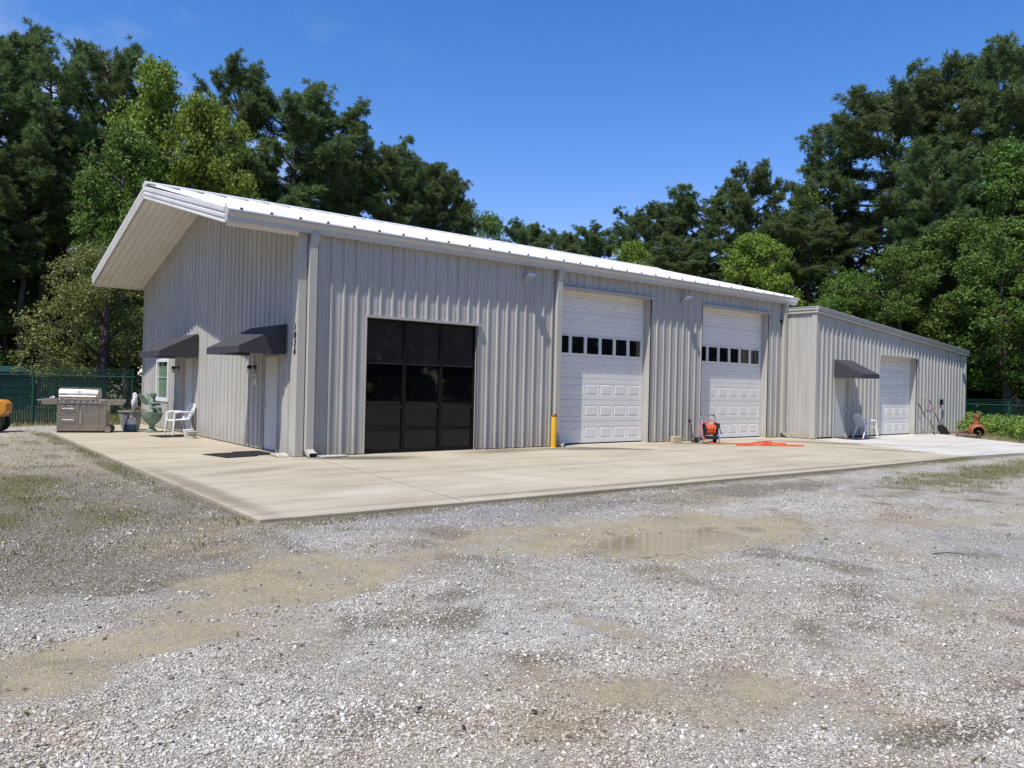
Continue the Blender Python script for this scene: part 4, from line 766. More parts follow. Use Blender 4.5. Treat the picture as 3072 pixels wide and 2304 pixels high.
# ------------------------------------------------------------------ fences
def fence(name, pts, rail, base, label, slat_span=None, step=3.0, lean=(0, -1)):
    o0 = empty(name, (pts[0][0], pts[0][1], base), 0, label, 'fence'); O = Vector((pts[0][0], pts[0][1], base)); loc = lambda x, y, z: (x - O.x, y - O.y, z - O.z)
    (x0, y0), (x1, y1) = pts; ln = math.hypot(x1 - x0, y1 - y0); ux, uy = (x1 - x0) / ln, (y1 - y0) / ln; at = lambda s_, z: loc(x0 + ux * s_, y0 + uy * s_, z)
    s_ = .8
    while s_ < ln:
        f = MB(); f.cyl(at(s_, base - .1), at(s_, rail + .02), .035, n=8); q = at(s_, rail); f.tube([q, (q[0] + lean[0] * .16 + ux * -.04, q[1] + lean[1] * .16, q[2] + .27)], [.028, .016], 6); f.build('post', M['fence'], o0); s_ += step
    f = MB(); f.cyl(at(0, rail), at(ln, rail), .024, n=8); f.build('rail', M['fence'], o0)
    for k in range(3):
        e = .10 + .075 * k; f = MB(); w_ = [(at(q, rail)[0] + lean[0] * .05 * (k + 1), at(q, rail)[1] + lean[1] * .05 * (k + 1), at(q, rail)[2] + e - .02 * math.sin(math.pi * ((q - .8) % step) / step)) for q in np.arange(0, ln, step / 4)]; f.tube(w_, .006, 3); f.build('barbed_wire', M['wire'], o0)
    # woven wire: two sets of diagonal strands
    V = []; Fq = []; H = rail - base - .03; d = .075; r = .0028; n_ = 0
    for sg in (1, -1):
        for s0 in np.arange(-H, ln + H, d):
            a_, b_ = (s0, s0 + H) if sg > 0 else (s0, s0 - H)
            lo, hi = 0, 1
            ta = (0 - a_) / (b_ - a_); tb = (ln - a_) / (b_ - a_); lo = max(lo, min(ta, tb)); hi = min(hi, max(ta, tb))
            if hi <= lo: continue
            p = at(a_ + (b_ - a_) * lo, base + .03 + H * lo); q = at(a_ + (b_ - a_) * hi, base + .03 + H * hi)
            V += [(p[0] - ux * r * 1.4, p[1] - uy * r * 1.4, p[2]), (p[0] + ux * r * 1.4, p[1] + uy * r * 1.4, p[2]), (q[0] + ux * r * 1.4, q[1] + uy * r * 1.4, q[2]), (q[0] - ux * r * 1.4, q[1] - uy * r * 1.4, q[2])]; Fq.append((n_, n_ + 1, n_ + 2, n_ + 3)); n_ += 4
    npmesh('mesh', V, Fq, M['wire'], o0)
    if slat_span:
        f = MB(); q = slat_span[0]
        while q < slat_span[1]:
            zt_ = rail - .05 - rnd.uniform(0, .02); w_ = .054; a_, b_ = at(q, base + .04), at(q + w_, zt_); e = .004
            f.add([(a_[0] - uy * e, a_[1] + ux * e, a_[2]), (b_[0] - uy * e, b_[1] + ux * e, a_[2]), (b_[0] - uy * e, b_[1] + ux * e, b_[2]), (a_[0] - uy * e, a_[1] + ux * e, b_[2])], [(0, 1, 2, 3)]); q += .075
        f.build('privacy_slats', M['slats'], o0)
    return o0
fence('chain_link_fence', ((-16, 13.95), (6, 13.95)), 1.62, -.02, 'green chain-link fence with barbed wire behind the grill, left of the workshop', (0, 14.95))
fence('chain_link_fence', ((33.0, 6.6), (33.0, -14)), 1.25, -.25, 'green chain-link fence with a leaning post top, right of the annex', None, 4.0, (-.5, -.8))
# teal shed beyond the fence
sh = empty('storage_shed', (-6.5, 24.0, 0), 0, 'low dark teal shed showing through the fence behind the grill', 'shed')
f = MB(); corr(f, -9, 4.2, 0, lambda u: 1.75, lambda u, d, z: (u, -d, z), 0, pitch=.4); f.build('wall', M['shed'], sh)
f = MB(); f.add([(-9.2, -.2, 1.75), (4.4, -.2, 1.75), (4.4, 3.2, 2.0), (-9.2, 3.2, 2.0), (-9.2, -.2, 1.69), (4.4, -.2, 1.69), (4.4, 3.2, 1.94), (-9.2, 3.2, 1.94)], [(0, 1, 2, 3), (7, 6, 5, 4), (0, 4, 5, 1), (1, 5, 6, 2), (3, 2, 6, 7)]); f.build('roof', M['shed'], sh)
f = MB(); f.add([(4.2, 0, 0), (4.2, 3, 0), (4.2, 3, 1.9), (4.2, 0, 1.75)], [(0, 1, 2, 3)]); f.build('side_wall', M['shed'], sh)

# ------------------------------------------------------------------ things by the gable end
# gas grill, front towards the camera
g0 = empty('gas_grill', (-2.42, 9.42, 0), R_(-21), 'stainless steel gas grill on the left end of the concrete apron', 'grill')
f = MB(); f.box(-.66, .60, -.26, .30, .05, .80); f.build('cabinet', M['steel'], g0, bevel=.01)
f = MB(); f.box(-.64, .60, -.285, -.262, .81, .945); f.box(-.64, .60, -.26, .30, .81, .96); f.build('control_panel', M['steel'], g0, bevel=.006)
for k, x in enumerate((-.49, -.27, -.115, .04, .20, .325, .445)):
    f = MB(); f.cyl((x, -.287, .885), (x, -.325, .885), .043, .036, 14); f.box(x - .006, x + .006, -.33, -.314, .858, .912); f.build('knob', M['chrome'], g0, smooth=True)
lp = [(-.24, .965), (-.265, 1.02), (-.245, 1.13), (-.17, 1.235), (-.02, 1.285), (.14, 1.27), (.26, 1.19), (.29, .965)]
f = MB(); f.prism(lp, lambda q, x: (x, q[0], q[1]), -.635, .375); lid = f.build('lid', M['steel'], g0, smooth=True, bevel=.008)
f = MB(); f.tube([(-.56, -.262, 1.035), (-.56, -.32, 1.04)], .012, 8); f.tube([(.30, -.262, 1.035), (.30, -.32, 1.04)], .012, 8); f.tube([(-.6, -.32, 1.04), (.34, -.32, 1.04)], .015, 10); f.build('handle', M['chrome'], lid, smooth=True)
f = MB(); f.cyl((-.12, -.215, 1.175), (-.12, -.232, 1.165), .05, n=20); f.build('thermometer', M['chrome'], lid, smooth=True)
f = MB(); f.box(-.58, -.44, -.262, -.256, 1.088, 1.104); f.build('badge', M['chrome'], lid)
for sx_, w_, nm in ((-1, .40, 'side_shelf'), (1, .42, 'side_shelf')):
    x0 = -.645 - w_ if sx_ < 0 else .605; x1 = x0 + w_ - .0; f = MB(); f.prism([(-.275, .80), (-.285, .955), (.25, .965), (.25, .88), (-.2, .80)], lambda q, x: (x, q[0], q[1]), x0, x1 - .005); f.build(nm, M['steel'], g0, bevel=.008)
f = MB(); f.tube([(-1.05, -.2, .92), (-1.17, -.2, .92), (-1.17, .2, .92), (-1.05, .2, .92)], .016, 8); f.build('towel_rail', M['chrome'], g0, smooth=True)
f = MB(); f.lathe([(.07, 0), (.075, .03), (.03, .045), (.03, .06)], (-.86, .05, .968), 14); f.ball((-.8, -.02, 1.0), .035); f.build('side_burner', M['chrome'], g0, smooth=True)
for z0, z1 in ((.475, .775), (.075, .455)):
    f = MB(); f.box(-.635, -.105, -.282, -.261, z0, z1); d = f.build('drawer', M['steel'], g0, bevel=.006); zz = z1 - .09
    f = MB(); f.tube([(-.52, -.283, zz), (-.52, -.32, zz), (-.22, -.32, zz), (-.22, -.283, zz)], .013, 8); f.build('handle', M['chrome'], d, smooth=True)
f = MB(); f.box(-.09, .42, -.282, -.261, .075, .775); d = f.build('door', M['steel'], g0, bevel=.006); f = MB(); f.tube([(-.055, -.283, .26), (-.055, -.32, .26), (-.055, -.32, .60), (-.055, -.283, .60)], .013, 8); f.build('handle', M['chrome'], d, smooth=True)
f = MB(); f.box(.43, .595, -.275, -.261, .075, .775); f.build('side_panel', M['steel'], g0, bevel=.004)
for y in (-.25, .22): f = MB(); f.tube([(.64, y - .03, .105), (.64, y + .03, .105)], .105, 20); w_ = f.build('wheel', M['blackplastic'], g0, smooth=True); f = MB(); f.cyl((.64, y - .036, .105), (.64, y - .03, .105), .092, n=20); f.build('hub_cap', M['steel'], w_)
f = MB(); f.box(-.655, .50, -.24, .28, .0, .049); f.build('plinth', M['black'], g0)
# gas cylinder in a blue collar base, its hose on the ground
t_ = empty('gas_cylinder', (-1.22, 9.36, 0), 0, 'white propane cylinder in a blue-grey base in front of the grey tub', 'gas cylinder')
f = MB(); f.lathe([(.10, .03), (.155, .09), (.158, .30), (.13, .385), (.06, .42), (.03, .43)], n=22); f.build('tank', M['plastic_white'], t_, smooth=True)
f = MB(); f.lathe([(.19, 0), (.195, .02), (.182, .21), (.17, .215), (.166, .2), (.162, .15), (.16, .03)], n=22); f.build('base', M['tankblue'], t_, smooth=True)
f = MB(); f.lathe([(.075, .41), (.08, .42), (.08, .50), (.075, .50), (.07, .42)], n=16); f.cyl((0, 0, .42), (0, 0, .52), .022); f.ball((0, 0, .53), .03); f.build('valve', M['alum'], t_, smooth=True)
f = MB(); f.tube([(0, 0, .50), (-.10, -.16, .47), (-.17, -.235, .25), (-.16, -.27, .03), (0, -.33, .012), (.3, -.22, .012), (.5, -.1, .012)], .012, 8); f.build('hose', M['rubber'], t_, smooth=True)
t_ = empty('garden_tub', (-1.08, 10.02, 0), 0, 'wide grey tub behind the white propane cylinder', 'tub'); t_.scale = (.64, .64, .70)
f = MB(); f.lathe([(.36, 0), (.37, .02), (.53, .78), (.57, .80), (.575, .835), (.55, .84), (.52, .80), (.50, .70)], n=28); f.build('pot', M['grey_tub'], t_, smooth=True)
f = MB(); f.lathe([(.49, .72), (.3, .745), (.05, .76)], n=20); f.build('soil', M['bark'], t_)
t_ = empty('bird_figurine', (-1.0, 10.0, .53), R_(-60), 'white bird figurine with a green base standing in the grey tub', 'figurine'); t_.scale = (.8, .8, .82)
f = MB(); f.tube([(0, 0, .12), (.0, 0, .26), (.015, 0, .40), (.05, 0, .54), (.03, 0, .66), (.0, 0, .70)], [.05, .10, .125, .085, .072, .05], 14); f.ball((.03, 0, .68), .078); f.tube([(.08, 0, .69), (.15, 0, .64), (.17, 0, .58)], [.03, .022, .006], 8); f.build('body', M['bird'], t_, smooth=True)
f = MB(); f.tube([(-.05, .09, .48), (-.07, .11, .34), (-.08, .08, .2)], [.03, .05, .015], 8); f.tube([(-.05, -.09, .48), (-.07, -.11, .34), (-.08, -.08, .2)], [.03, .05, .015], 8); f.build('wing', M['blackplastic'], t_, smooth=True)
f = MB(); f.tube([(0, 0, 0), (0, .01, .10), (0, 0, .2)], [.09, .075, .06], 10); f.build('foot', M['verdigris'], t_, smooth=True)
f = MB()
for k in range(14):
    a = k * 2.4; r = .12 + .02 * (k % 5); f.tube([(r * .3 * math.cos(a), r * .3 * math.sin(a), 0), (r * math.cos(a), r * math.sin(a), .07 + .02 * (k % 3)), (r * 1.6 * math.cos(a), r * 1.6 * math.sin(a), .03)], [.012, .009, .003], 4)
_set(f.build('red_leaf_plant', M['terracotta'], None, loc=(-.86, 9.96, .53)), 'small reddish plant beside the bird figurine in the grey tub', 'plant')
# verdigris urn with a winged cherub
t_ = empty('garden_urn', (-.74, 8.90, 0), 0, 'scalloped verdigris urn on a square foot beside the gable wall', 'urn'); t_.scale = (.64, .64, .78)
f = MB(); f.box(-.27, .27, -.27, .27, 0, .045); f.build('foot', M['verdigris'], t_, bevel=.01)
wob = lambda a, z: (.05 * math.cos(a * 10) * min(1, max(0, (z - .35) / .4)))
f = MB(); f.lathe([(.22, .046), (.21, .09), (.125, .16), (.11, .22), (.14, .29), (.27, .37), (.37, .48), (.425, .60), (.455, .74), (.42, .745), (.385, .66)], n=60, wob=wob); f.lathe([(.375, .655), (.2, .665), (.02, .67)], n=30); f.build('bowl', M['verdigris'], t_, smooth=True)
f = MB(); f.lathe([(.145, .30), (.152, .315), (.152, .33), (.146, .345)], n=30); f.build('moulding', M['verdigris'], t_, smooth=True)
def skin_body(name, verts, edges, radii, mat_, parent, sub=2):
    me = bpy.data.meshes.new(name); me.from_pydata(verts, edges, []); o = bpy.data.objects.new(name, me); COL.objects.link(o); me.materials.append(mat_)
    s_ = o.modifiers.new('skin', 'SKIN'); me.skin_vertices[0] if me.skin_vertices else None
    if not me.skin_vertices:
        bm = __import__('bmesh').new(); bm.from_mesh(me); bm.verts.layers.skin.verify(); bm.to_mesh(me); bm.free()
    for i, r in enumerate(radii): me.skin_vertices[0].data[i].radius = (r, r); me.skin_vertices[0].data[i].use_root = i == 0
    s_.use_smooth_shade = True; ss = o.modifiers.new('sub', 'SUBSURF'); ss.levels = sub; ss.render_levels = sub
    if parent is not None: o.parent = parent
    return o
t_ = empty('cherub_statue', (-.74, 8.90, .54), R_(-38), 'verdigris winged cherub statue sitting in the scalloped urn', 'statue')
vs = [(0, 0, .16), (0, 0, .29), (.01, 0, .40), (.02, 0, .455), (.03, 0, .52), (.03, 0, .60),
      (.0, .095, .385), (.07, .15, .30), (.17, .12, .27), (.215, .10, .275), (.0, -.095, .385), (.08, -.15, .32), (.19, -.11, .33), (.235, -.09, .34),
      (.04, .08, .13), (.20, .11, .19), (.20, .12, .05), (.27, .12, .02), (.04, -.08, .13), (.19, -.10, .22), (.24, -.10, .06), (.30, -.10, .03)]
ed = [(0, 1), (1, 2), (2, 3), (3, 4), (4, 5), (2, 6), (6, 7), (7, 8), (8, 9), (2, 10), (10, 11), (11, 12), (12, 13), (0, 14), (14, 15), (15, 16), (16, 17), (0, 18), (18, 19), (19, 20), (20, 21)]
ra = [.105, .10, .085, .04, .085, .07, .045, .038, .030, .022, .045, .038, .030, .022, .065, .05, .035, .025, .065, .05, .035, .025]
skin_body('body', vs, ed, ra, M['verdigris'], t_)
f = MB(); f.ball((.02, 0, .565), .092, 12, (1, 1, .95)); f.ball((.115, 0, .55), .022)
for k in range(10): a = k * .63; f.ball((.0 + .065 * math.cos(a), .075 * math.sin(a), .605), .032, 8)
f.build('head', M['verdigris'], t_, smooth=True)
for s_ in (1, -1):
    f = MB(); pw = [(0, .30), (-.05, .44), (-.12, .55), (-.20, .62), (-.22, .55), (-.20, .46), (-.17, .38), (-.12, .31), (-.05, .26)]
    f.prism(pw, lambda q, w_: (-.07 + q[0], s_ * (.05 + w_ - q[0] * .9), q[1]), 0, .02); f.build('wing', M['verdigris'], t_, bevel=.006)
f = MB(); f.ball((0, 0, .06), .17, 12, (1, 1, .7)); f.build('rock', M['verdigris'], t_, smooth=True)
# white monobloc chairs
def chair(loc, rz, label):
    c0 = empty('plastic_chair', loc, rz, label, 'chair', 'white plastic garden chairs')
    f = MB(); n_ = 6     # seat faces +x
    for i in range(n_):
        for j in range(n_):
            x0, x1 = -.22 + .46 * i / n_, -.22 + .46 * (i + 1) / n_; y0, y1 = -.23 + .46 * j / n_, -.23 + .46 * (j + 1) / n_; z = lambda x, y: .43 + .02 * (x / .24) ** 2 * (1 if x < 0 else -.6) + .012 * (y / .23) ** 2
            f.quad((x0, y0, z(x0, y0)), (x1, y0, z(x1, y0)), (x1, y1, z(x1, y1)), (x0, y1, z(x0, y1)))
    o = f.build('seat', M['plastic_white'], c0, smooth=True); s_ = o.modifiers.new('t', 'SOLIDIFY'); s_.thickness = .022
    f = MB()             # fan back: tapering slats joined by an arched rim
    for k in range(5):
        y0 = -.17 + .085 * k; top = .88 - .9 * (y0) ** 2 * 2.2; P = lambda s, y: (-.21 - .17 * s, y * (1 + .10 * s), .42 + (top - .42) * s)
        for i in range(5): s0, s1 = i / 5, (i + 1) / 5; f.quad(P(s0, y0 - .029), P(s0, y0 + .029), P(s1, y0 + .029), P(s1, y0 - .029))
    o = f.build('backrest', M['plastic_white'], c0, smooth=True); s_ = o.modifiers.new('t', 'SOLIDIFY'); s_.thickness = .014
    f = MB(); f.tube([(-.20, -.22, .43), (-.29, -.25, .62), (-.355, -.215, .79), (-.385, -.12, .875), (-.39, 0, .90), (-.385, .12, .875), (-.355, .215, .79), (-.29, .25, .62), (-.20, .22, .43)], .021, 8); f.build('back_rim', M['plastic_white'], c0, smooth=True)
    for s_ in (1, -1):
        f = MB(); f.tube([(.22, s_ * .26, .64), (.10, s_ * .275, .665), (-.12, s_ * .27, .655), (-.29, s_ * .245, .65)], [.026, .03, .027, .022], 8); f.build('armrest', M['plastic_white'], c0, smooth=True)
        f = MB(); f.tube([(.225, s_ * .26, .655), (.235, s_ * .25, .44), (.255, s_ * .265, .22), (.27, s_ * .27, .012)], [.026, .034, .028, .022], 8); f.build('leg', M['plastic_white'], c0, smooth=True)
        f = MB(); f.tube([(-.19, s_ * .22, .44), (-.26, s_ * .24, .22), (-.34, s_ * .26, .012)], [.04, .03, .022], 8); f.build('leg', M['plastic_white'], c0, smooth=True)
chair((-.44, 7.20, .012), R_(180 + 8), 'white plastic chair on a black mat at the gable-end door'); chair((20.78, -1.78, .006), R_(-22), 'white plastic chair under the annex awning')
def matt(c, hx, hy, rz, label):
    o = MB().box(-hx, hx, -hy, hy, 0, .011).build('door_mat', M['mat'], None, bevel=.004, loc=(c[0], c[1], .002)); o.rotation_euler = (0, 0, rz); _set(o, label, 'door mat', 'black door mats')
matt((-.66, 7.00), .46, .44, R_(8), 'black rubber mat under the chair at the gable-end door'); matt((-1.08, .90), .36, .50, R_(12), 'black rubber mat lying farther from the right gable door'); matt((-.44, 1.16), .30, .50, R_(6), 'black rubber mat lying against the right gable door'); matt((20.05, -1.74), .5, .36, 0, 'black rubber mat in front of the annex door')
f = MB(); f.lathe([(.09, 0), (.10, .01), (.14, .20), (.15, .205), (.15, .225), (.13, .225), (.125, .16)], n=18); f.lathe([(.125, .165), (.02, .17)], n=12)
_set(f.build('flower_pot', M['plastic_white'], None, smooth=True, loc=(-.42, 6.33, .0)), 'small white flower pot beside the chair by the gable door', 'pot')
f = MB(); f.lathe([(.10, 0), (.11, .02), (.08, .05), (.08, .12), (.13, .17), (.14, .20), (.05, .20)], n=10); o = f.build('stone_planter', M['stone'], None, loc=(-.40, 6.02, .0)); o.scale = (1.1, 1.1, .95); _set(o, 'squat pale stone planter next to the small white pot', 'planter')
def rock(name, c, sx_, sy_, sz_, m_, label, cat, seed=0, rz=0):
    rg = random.Random(seed); b_ = MB(); b_.ball((0, 0, 0), 1, 10); b_.v = [(x * sx_ * (1 + rg.uniform(-.18, .18)), y * sy_ * (1 + rg.uniform(-.18, .18)), max(-.9, z) * sz_ * (1 + rg.uniform(-.15, .15))) for x, y, z in b_.v]
    o = b_.build(name, m_, None, loc=(c[0], c[1], c[2] + sz_ * .8)); o.rotation_euler = (0, 0, rz); return _set(o, label, cat)
f = MB(); f.prism([(-.22, 0), (-.17, .055), (.05, .075), (.23, .05), (.27, 0)], lambda q, w_: (w_, -q[0], q[1]), -.13, .12); o = f.build('flat_rock', M['stone'], None, bevel=.02, loc=(-.24, .30, .003)); _set(o, 'flat pale rock lying beside the right gable door', 'rock')
f = MB(); f.box(.40, .83, -.50, -.20, .003, .04); _set(f.build('splash_block', M['stone'], None, bevel=.01), 'pale flat splash block right of the corner downspout', 'splash block')
f = MB(); f.box(.86, 1.06, -.36, -.14, .003, .03); _set(f.build('splash_block', M['stone'], None, bevel=.008), 'small pale tile beside the flat splash block', 'tile')
# loader showing at the left edge
t_ = empty('garden_tractor', (-4.37, 11.0, -.05), R_(-20), 'orange and black garden tractor cut by the left edge of the photo', 'tractor')
f = MB(); f.prism([(-.9, .42), (.10, .42), (.26, .60), (.27, .82), (.16, .92), (-.9, .98)], lambda q, y: (q[0], y, q[1]), -.30, .30); bd = f.build('hood', M['orange_paint'], t_, bevel=.03)
f = MB(); f.box(-.35, -.05, -.306, -.302, .62, .76); f.build('grille', M['black'], bd)
f = MB(); f.box(-.9, .12, -.24, .24, .20, .418); f.build('chassis', M['black'], t_, bevel=.02)
for x, r in ((-.05, .26),):
    for y in (-.34, .34): f = MB(); f.lathe([(r * .5, -.09), (r * .94, -.09), (r, -.04), (r, .04), (r * .94, .09), (r * .5, .09)], n=22); f.v = [(x + a_, y + c_, r + b_) for a_, b_, c_ in f.v]; w_ = f.build('wheel', M['rubber'], t_, smooth=True); f = MB(); f.cyl((x, y - .08, r), (x, y + .08, r), r * .5, n=16); f.build('rim', M['orange_paint'], w_)

# ------------------------------------------------------------------ things along the front
t_ = empty('safety_bollard', (7.04, -.30, 0), 0, 'yellow steel bollard beside the tall garage door', 'bollard')
f = MB(); f.lathe([(.11, .0), (.11, .012), (.075, .012), (.075, .80), (.073, .82)], n=24); f.build('post', M['yellow'], t_, smooth=True)
f = MB(); f.add([(.075 * math.cos(k * math.pi / 12), .075 * math.sin(k * math.pi / 12), 0.821 + (.05 + .05 * math.cos(k * math.pi / 12 + .6) if r else 0)) for r in (0, 1) for k in range(24)], [(k, (k + 1) % 24, 24 + (k + 1) % 24, 24 + k) for k in range(24)] + [tuple(range(24, 48))]); f.build('open_top', M['terracotta'], t_)
# hose reel cart
t_ = empty('hose_reel_cart', (12.78, -.95, 0), R_(-26), 'hose reel cart with a white tube frame in front of the second garage door', 'hose reel')
for s_ in (1, -1):
    f = MB(); f.tube([(s_ * .27, -.20, .02), (s_ * .25, -.08, .45), (s_ * .235, .06, .80)], .019, 8); f.tube([(s_ * .25, -.08, .45), (s_ * .26, .20, .06)], .016, 8); f.build('side_frame', M['alum'], t_, smooth=True)
    f = MB(); f.lathe([(.05, -.03), (.085, -.03), (.09, 0), (.085, .03), (.05, .03)], n=16); f.v = [(s_ * .31 + z_, .20 + x_, .09 + y_) for x_, y_, z_ in f.v]; f.build('wheel', M['rubber'], t_, smooth=True)
    f = MB(); f.lathe([(.04, -.012), (.20, -.012), (.215, 0), (.20, .012), (.04, .012)], n=26); f.v = [(s_ * .19 + z_, x_ - .04, .42 + y_) for x_, y_, z_ in f.v]; f.build('drum_flange', M['blackplastic'], t_, smooth=True)
f = MB(); f.tube([(-.235, .06, .80), (-.225, .09, .84), (-.20, .10, .86), (.20, .10, .86), (.225, .09, .84), (.235, .06, .80)], .021, 8); f.build('push_bar', M['alum'], t_, smooth=True)
for s_ in (1, -1): f = MB(); f.tube([(s_ * .237, .05, .77), (s_ * .227, .09, .838), (s_ * .19, .10, .861)], .025, 8); f.build('grip', M['blackplastic'], t_, smooth=True)
f = MB(); f.tube([(x, -.04 + .15 * math.cos(a), .42 + .15 * math.sin(a)) for k in range(100) for a in [k * .44] for x in [-.16 + .32 * ((k / 12.5) % 1 if int(k / 12.5) % 2 == 0 else 1 - (k / 12.5) % 1)]], .021, 6); f.build('wound_hose', M['orange'], t_, smooth=True)
f = MB(); f.box(-.24, .24, -.20, -.16, .13, .24); f.box(.21, .30, -.16, .06, .46, .62); f.build('tray', M['blackplastic'], t_, bevel=.012)
f = MB(); f.tube([(.30, -.04, .42), (.36, -.04, .42), (.36, -.10, .30), (.42, -.10, .29)], .014, 8); f.build('crank', M['black'], t_, smooth=True)
# hose from the reel across the apron
def smoothpath(pts, n=8):
    P = [Vector(p) for p in pts]; out = []
    for i in range(len(P) - 1):
        a_, b_, c_, d_ = P[max(i - 1, 0)], P[i], P[i + 1], P[min(i + 2, len(P) - 1)]
        for k in range(n): s = k / n; out.append(.5 * ((2 * b_) + (-a_ + c_) * s + (2 * a_ - 5 * b_ + 4 * c_ - d_) * s * s + (-a_ + 3 * b_ - 3 * c_ + d_) * s ** 3))
    return out + [P[-1]]
_h = .026
f = MB(); f.tube(smoothpath([(12.95, -1.10, .64), (12.75, -1.03, .70), (12.50, -.92, .60), (12.36, -1.0, .35), (12.38, -1.18, .10), (12.60, -1.36, _h), (12.95, -1.52, _h), (13.6, -1.72, _h), (14.3, -1.62, _h), (14.95, -2.0, _h), (14.6, -2.42, _h), (13.8, -2.12, _h), (13.15, -1.82, _h), (12.82, -1.95, _h), (13.1, -2.2, _h), (13.75, -2.32, _h + .03), (14.4, -2.12, _h + .02), (14.75, -1.78, _h + .04), (14.3, -1.80, _h + .04), (13.6, -1.98, _h + .04), (13.2, -2.08, _h + .03), (13.6, -2.42, _h), (14.15, -2.62, _h), (14.62, -2.78, _h), (14.70, -2.98, _h), (14.35, -2.96, _h), (13.95, -2.60, _h), (13.75, -2.1, _h + .05)]), .017, 7); _set(f.build('garden_hose', M['orange'], None, smooth=True), 'bright orange hose lying in loops on the concrete beside its reel', 'hose')
f = MB(); f.tube(smoothpath([(12.95, -.11, .55), (12.98, -.13, .45), (12.93, -.18, .25), (12.75, -.3, .08), (12.60, -.5, .03), (12.55, -.7, .03), (12.60, -.83, .10)]), .016, 7); _set(f.build('supply_hose', M['rubber'], None, smooth=True), 'short black hose from the wall tap to the hose reel', 'hose')
f = MB(); f.box(-.16, .16, -.09, .09, 0, .19); f.box(-.10, .10, -.0905, -.02, .05, .14); o = f.build('tan_block', M['brick'], None, bevel=.012, loc=(11.98, -.36, .003)); o.rotation_euler = (0, 0, R_(-12)); _set(o, 'tan masonry block on the apron left of the hose reel', 'block')
f = MB(); f.prism([(-.14, 0), (-.12, .05), (.13, .04), (.14, 0)], lambda q, w_: (q[0], w_, q[1]), -.10, .09); o = f.build('brick_chip', M['stone'], None, bevel=.008, loc=(13.3, -.62, .003)); _set(o, 'low pale wheel chock between the wall and the reel', 'chock')

# ------------------------------------------------------------------ tools and clutter at the annex
def tool(name, foot, top, label, cat, build):
    o = empty(name, foot, 0, label, cat); build(o, Vector(top) - Vector(foot)); return o
def rake_b(o, v):
    MB().tube([(0, 0, .05), tuple(v * .55)], .016, 7).build('shaft', M['alum'], o); MB().tube([tuple(v * .55), tuple(v)], .019, 7).build('grip', M['blackplastic'], o); f = MB(); f.tube([(-.0, -.02, .005), tuple(v * .08)], [.03, .018], 6); f.build('head', M['black'], o)
tool('hand_hoe', (26.75, -1.62, .01), (26.02, -1.28, 1.28), 'dark-handled hoe leaning on the wall right of the annex garage door', 'hoe', rake_b)
def pole_b(o, v):
    MB().tube([(0, 0, .02), tuple(v)], .016, 7).build('shaft', M['alum'], o); f = MB(); f.tube([(0, 0, .0), (.05, -.03, .06), (.16, -.05, .03)], [.03, .03, .012], 6); f.build('head', M['black'], o)
tool('long_pole', (27.95, -1.66, .01), (26.55, -1.28, 1.64), 'long pale pole leaning behind the shovel on the annex wall', 'pole', pole_b)
def shovel_b(o, v):
    MB().tube([tuple(v * .30), tuple(v * .62)], .018, 7).build('shaft', M['black'], o); MB().tube([tuple(v * .62), tuple(v * .86)], .03, 8).build('red_grip', M['red'], o); MB().tube([tuple(v * .86), tuple(v)], .022, 8).build('grip', M['blackplastic'], o)
    f = MB(); r = Vector((.78, -.62, 0)); u_ = v.normalized(); w_ = [(-.20, 0), (-.21, .30), (-.10, .42), (0, .46), (.10, .42), (.21, .30), (.20, 0)]
    f.prism(w_, lambda q, k: tuple(r * q[0] + u_ * q[1] + Vector((-.02, -.03, 0)) * k), 0, .35); f.build('blade', M['blackplastic'], o, bevel=.004)
tool('snow_shovel', (27.55, -1.70, .01), (27.02, -1.26, 1.42), 'shovel with a dark blade and red grip leaning on the annex wall', 'shovel', shovel_b)
f = MB(); f.box(27.98, 28.34, -1.56, -1.27, -.06, .17); _set(f.build('cinder_block', M['stone'], None, bevel=.01), 'small grey block at the annex wall beside the long pole', 'block')
# chiminea on its side stack
t_ = empty('chiminea', (27.15, -3.05, -.06), R_(215), 'rusty orange clay chiminea with a round black mouth beside the annex corner', 'chiminea'); t_.scale = (1.2, 1.2, 1.15)
f = MB(); f.lathe([(.10, .0), (.17, .03), (.245, .12), (.275, .25), (.25, .37), (.17, .455), (.11, .49)], n=26); f.build('belly', M['terracotta'], t_, smooth=True)
f = MB(); f.lathe([(.10, .47), (.092, .60), (.095, .74), (.12, .78), (.118, .83), (.09, .85)], n=18); f.build('chimney', M['terracotta'], t_, smooth=True)
f = MB(); f.tube([(.245 + .035 * abs(math.sin(k * math.pi / 12)) * 0, .175 * math.cos(k * math.pi / 12), .25 + .165 * math.sin(k * math.pi / 12)) for k in range(25)], .016, 8, cap=False); f.build('mouth_rim', M['rim_clay'], t_, smooth=True)
f = MB(); f.cyl((.10, 0, .25), (.268, 0, .25), .172, n=28); f.build('mouth', M['mouth_shade'], t_)  # solid black plug paints the shade inside the mouth, nothing is hollowed
f = MB(); f.tube([(.05, .0, .80), (.125, 0, .80), (.135, 0, .74)], .02, 6); f.build('lug', M['rim_clay'], t_, smooth=True)
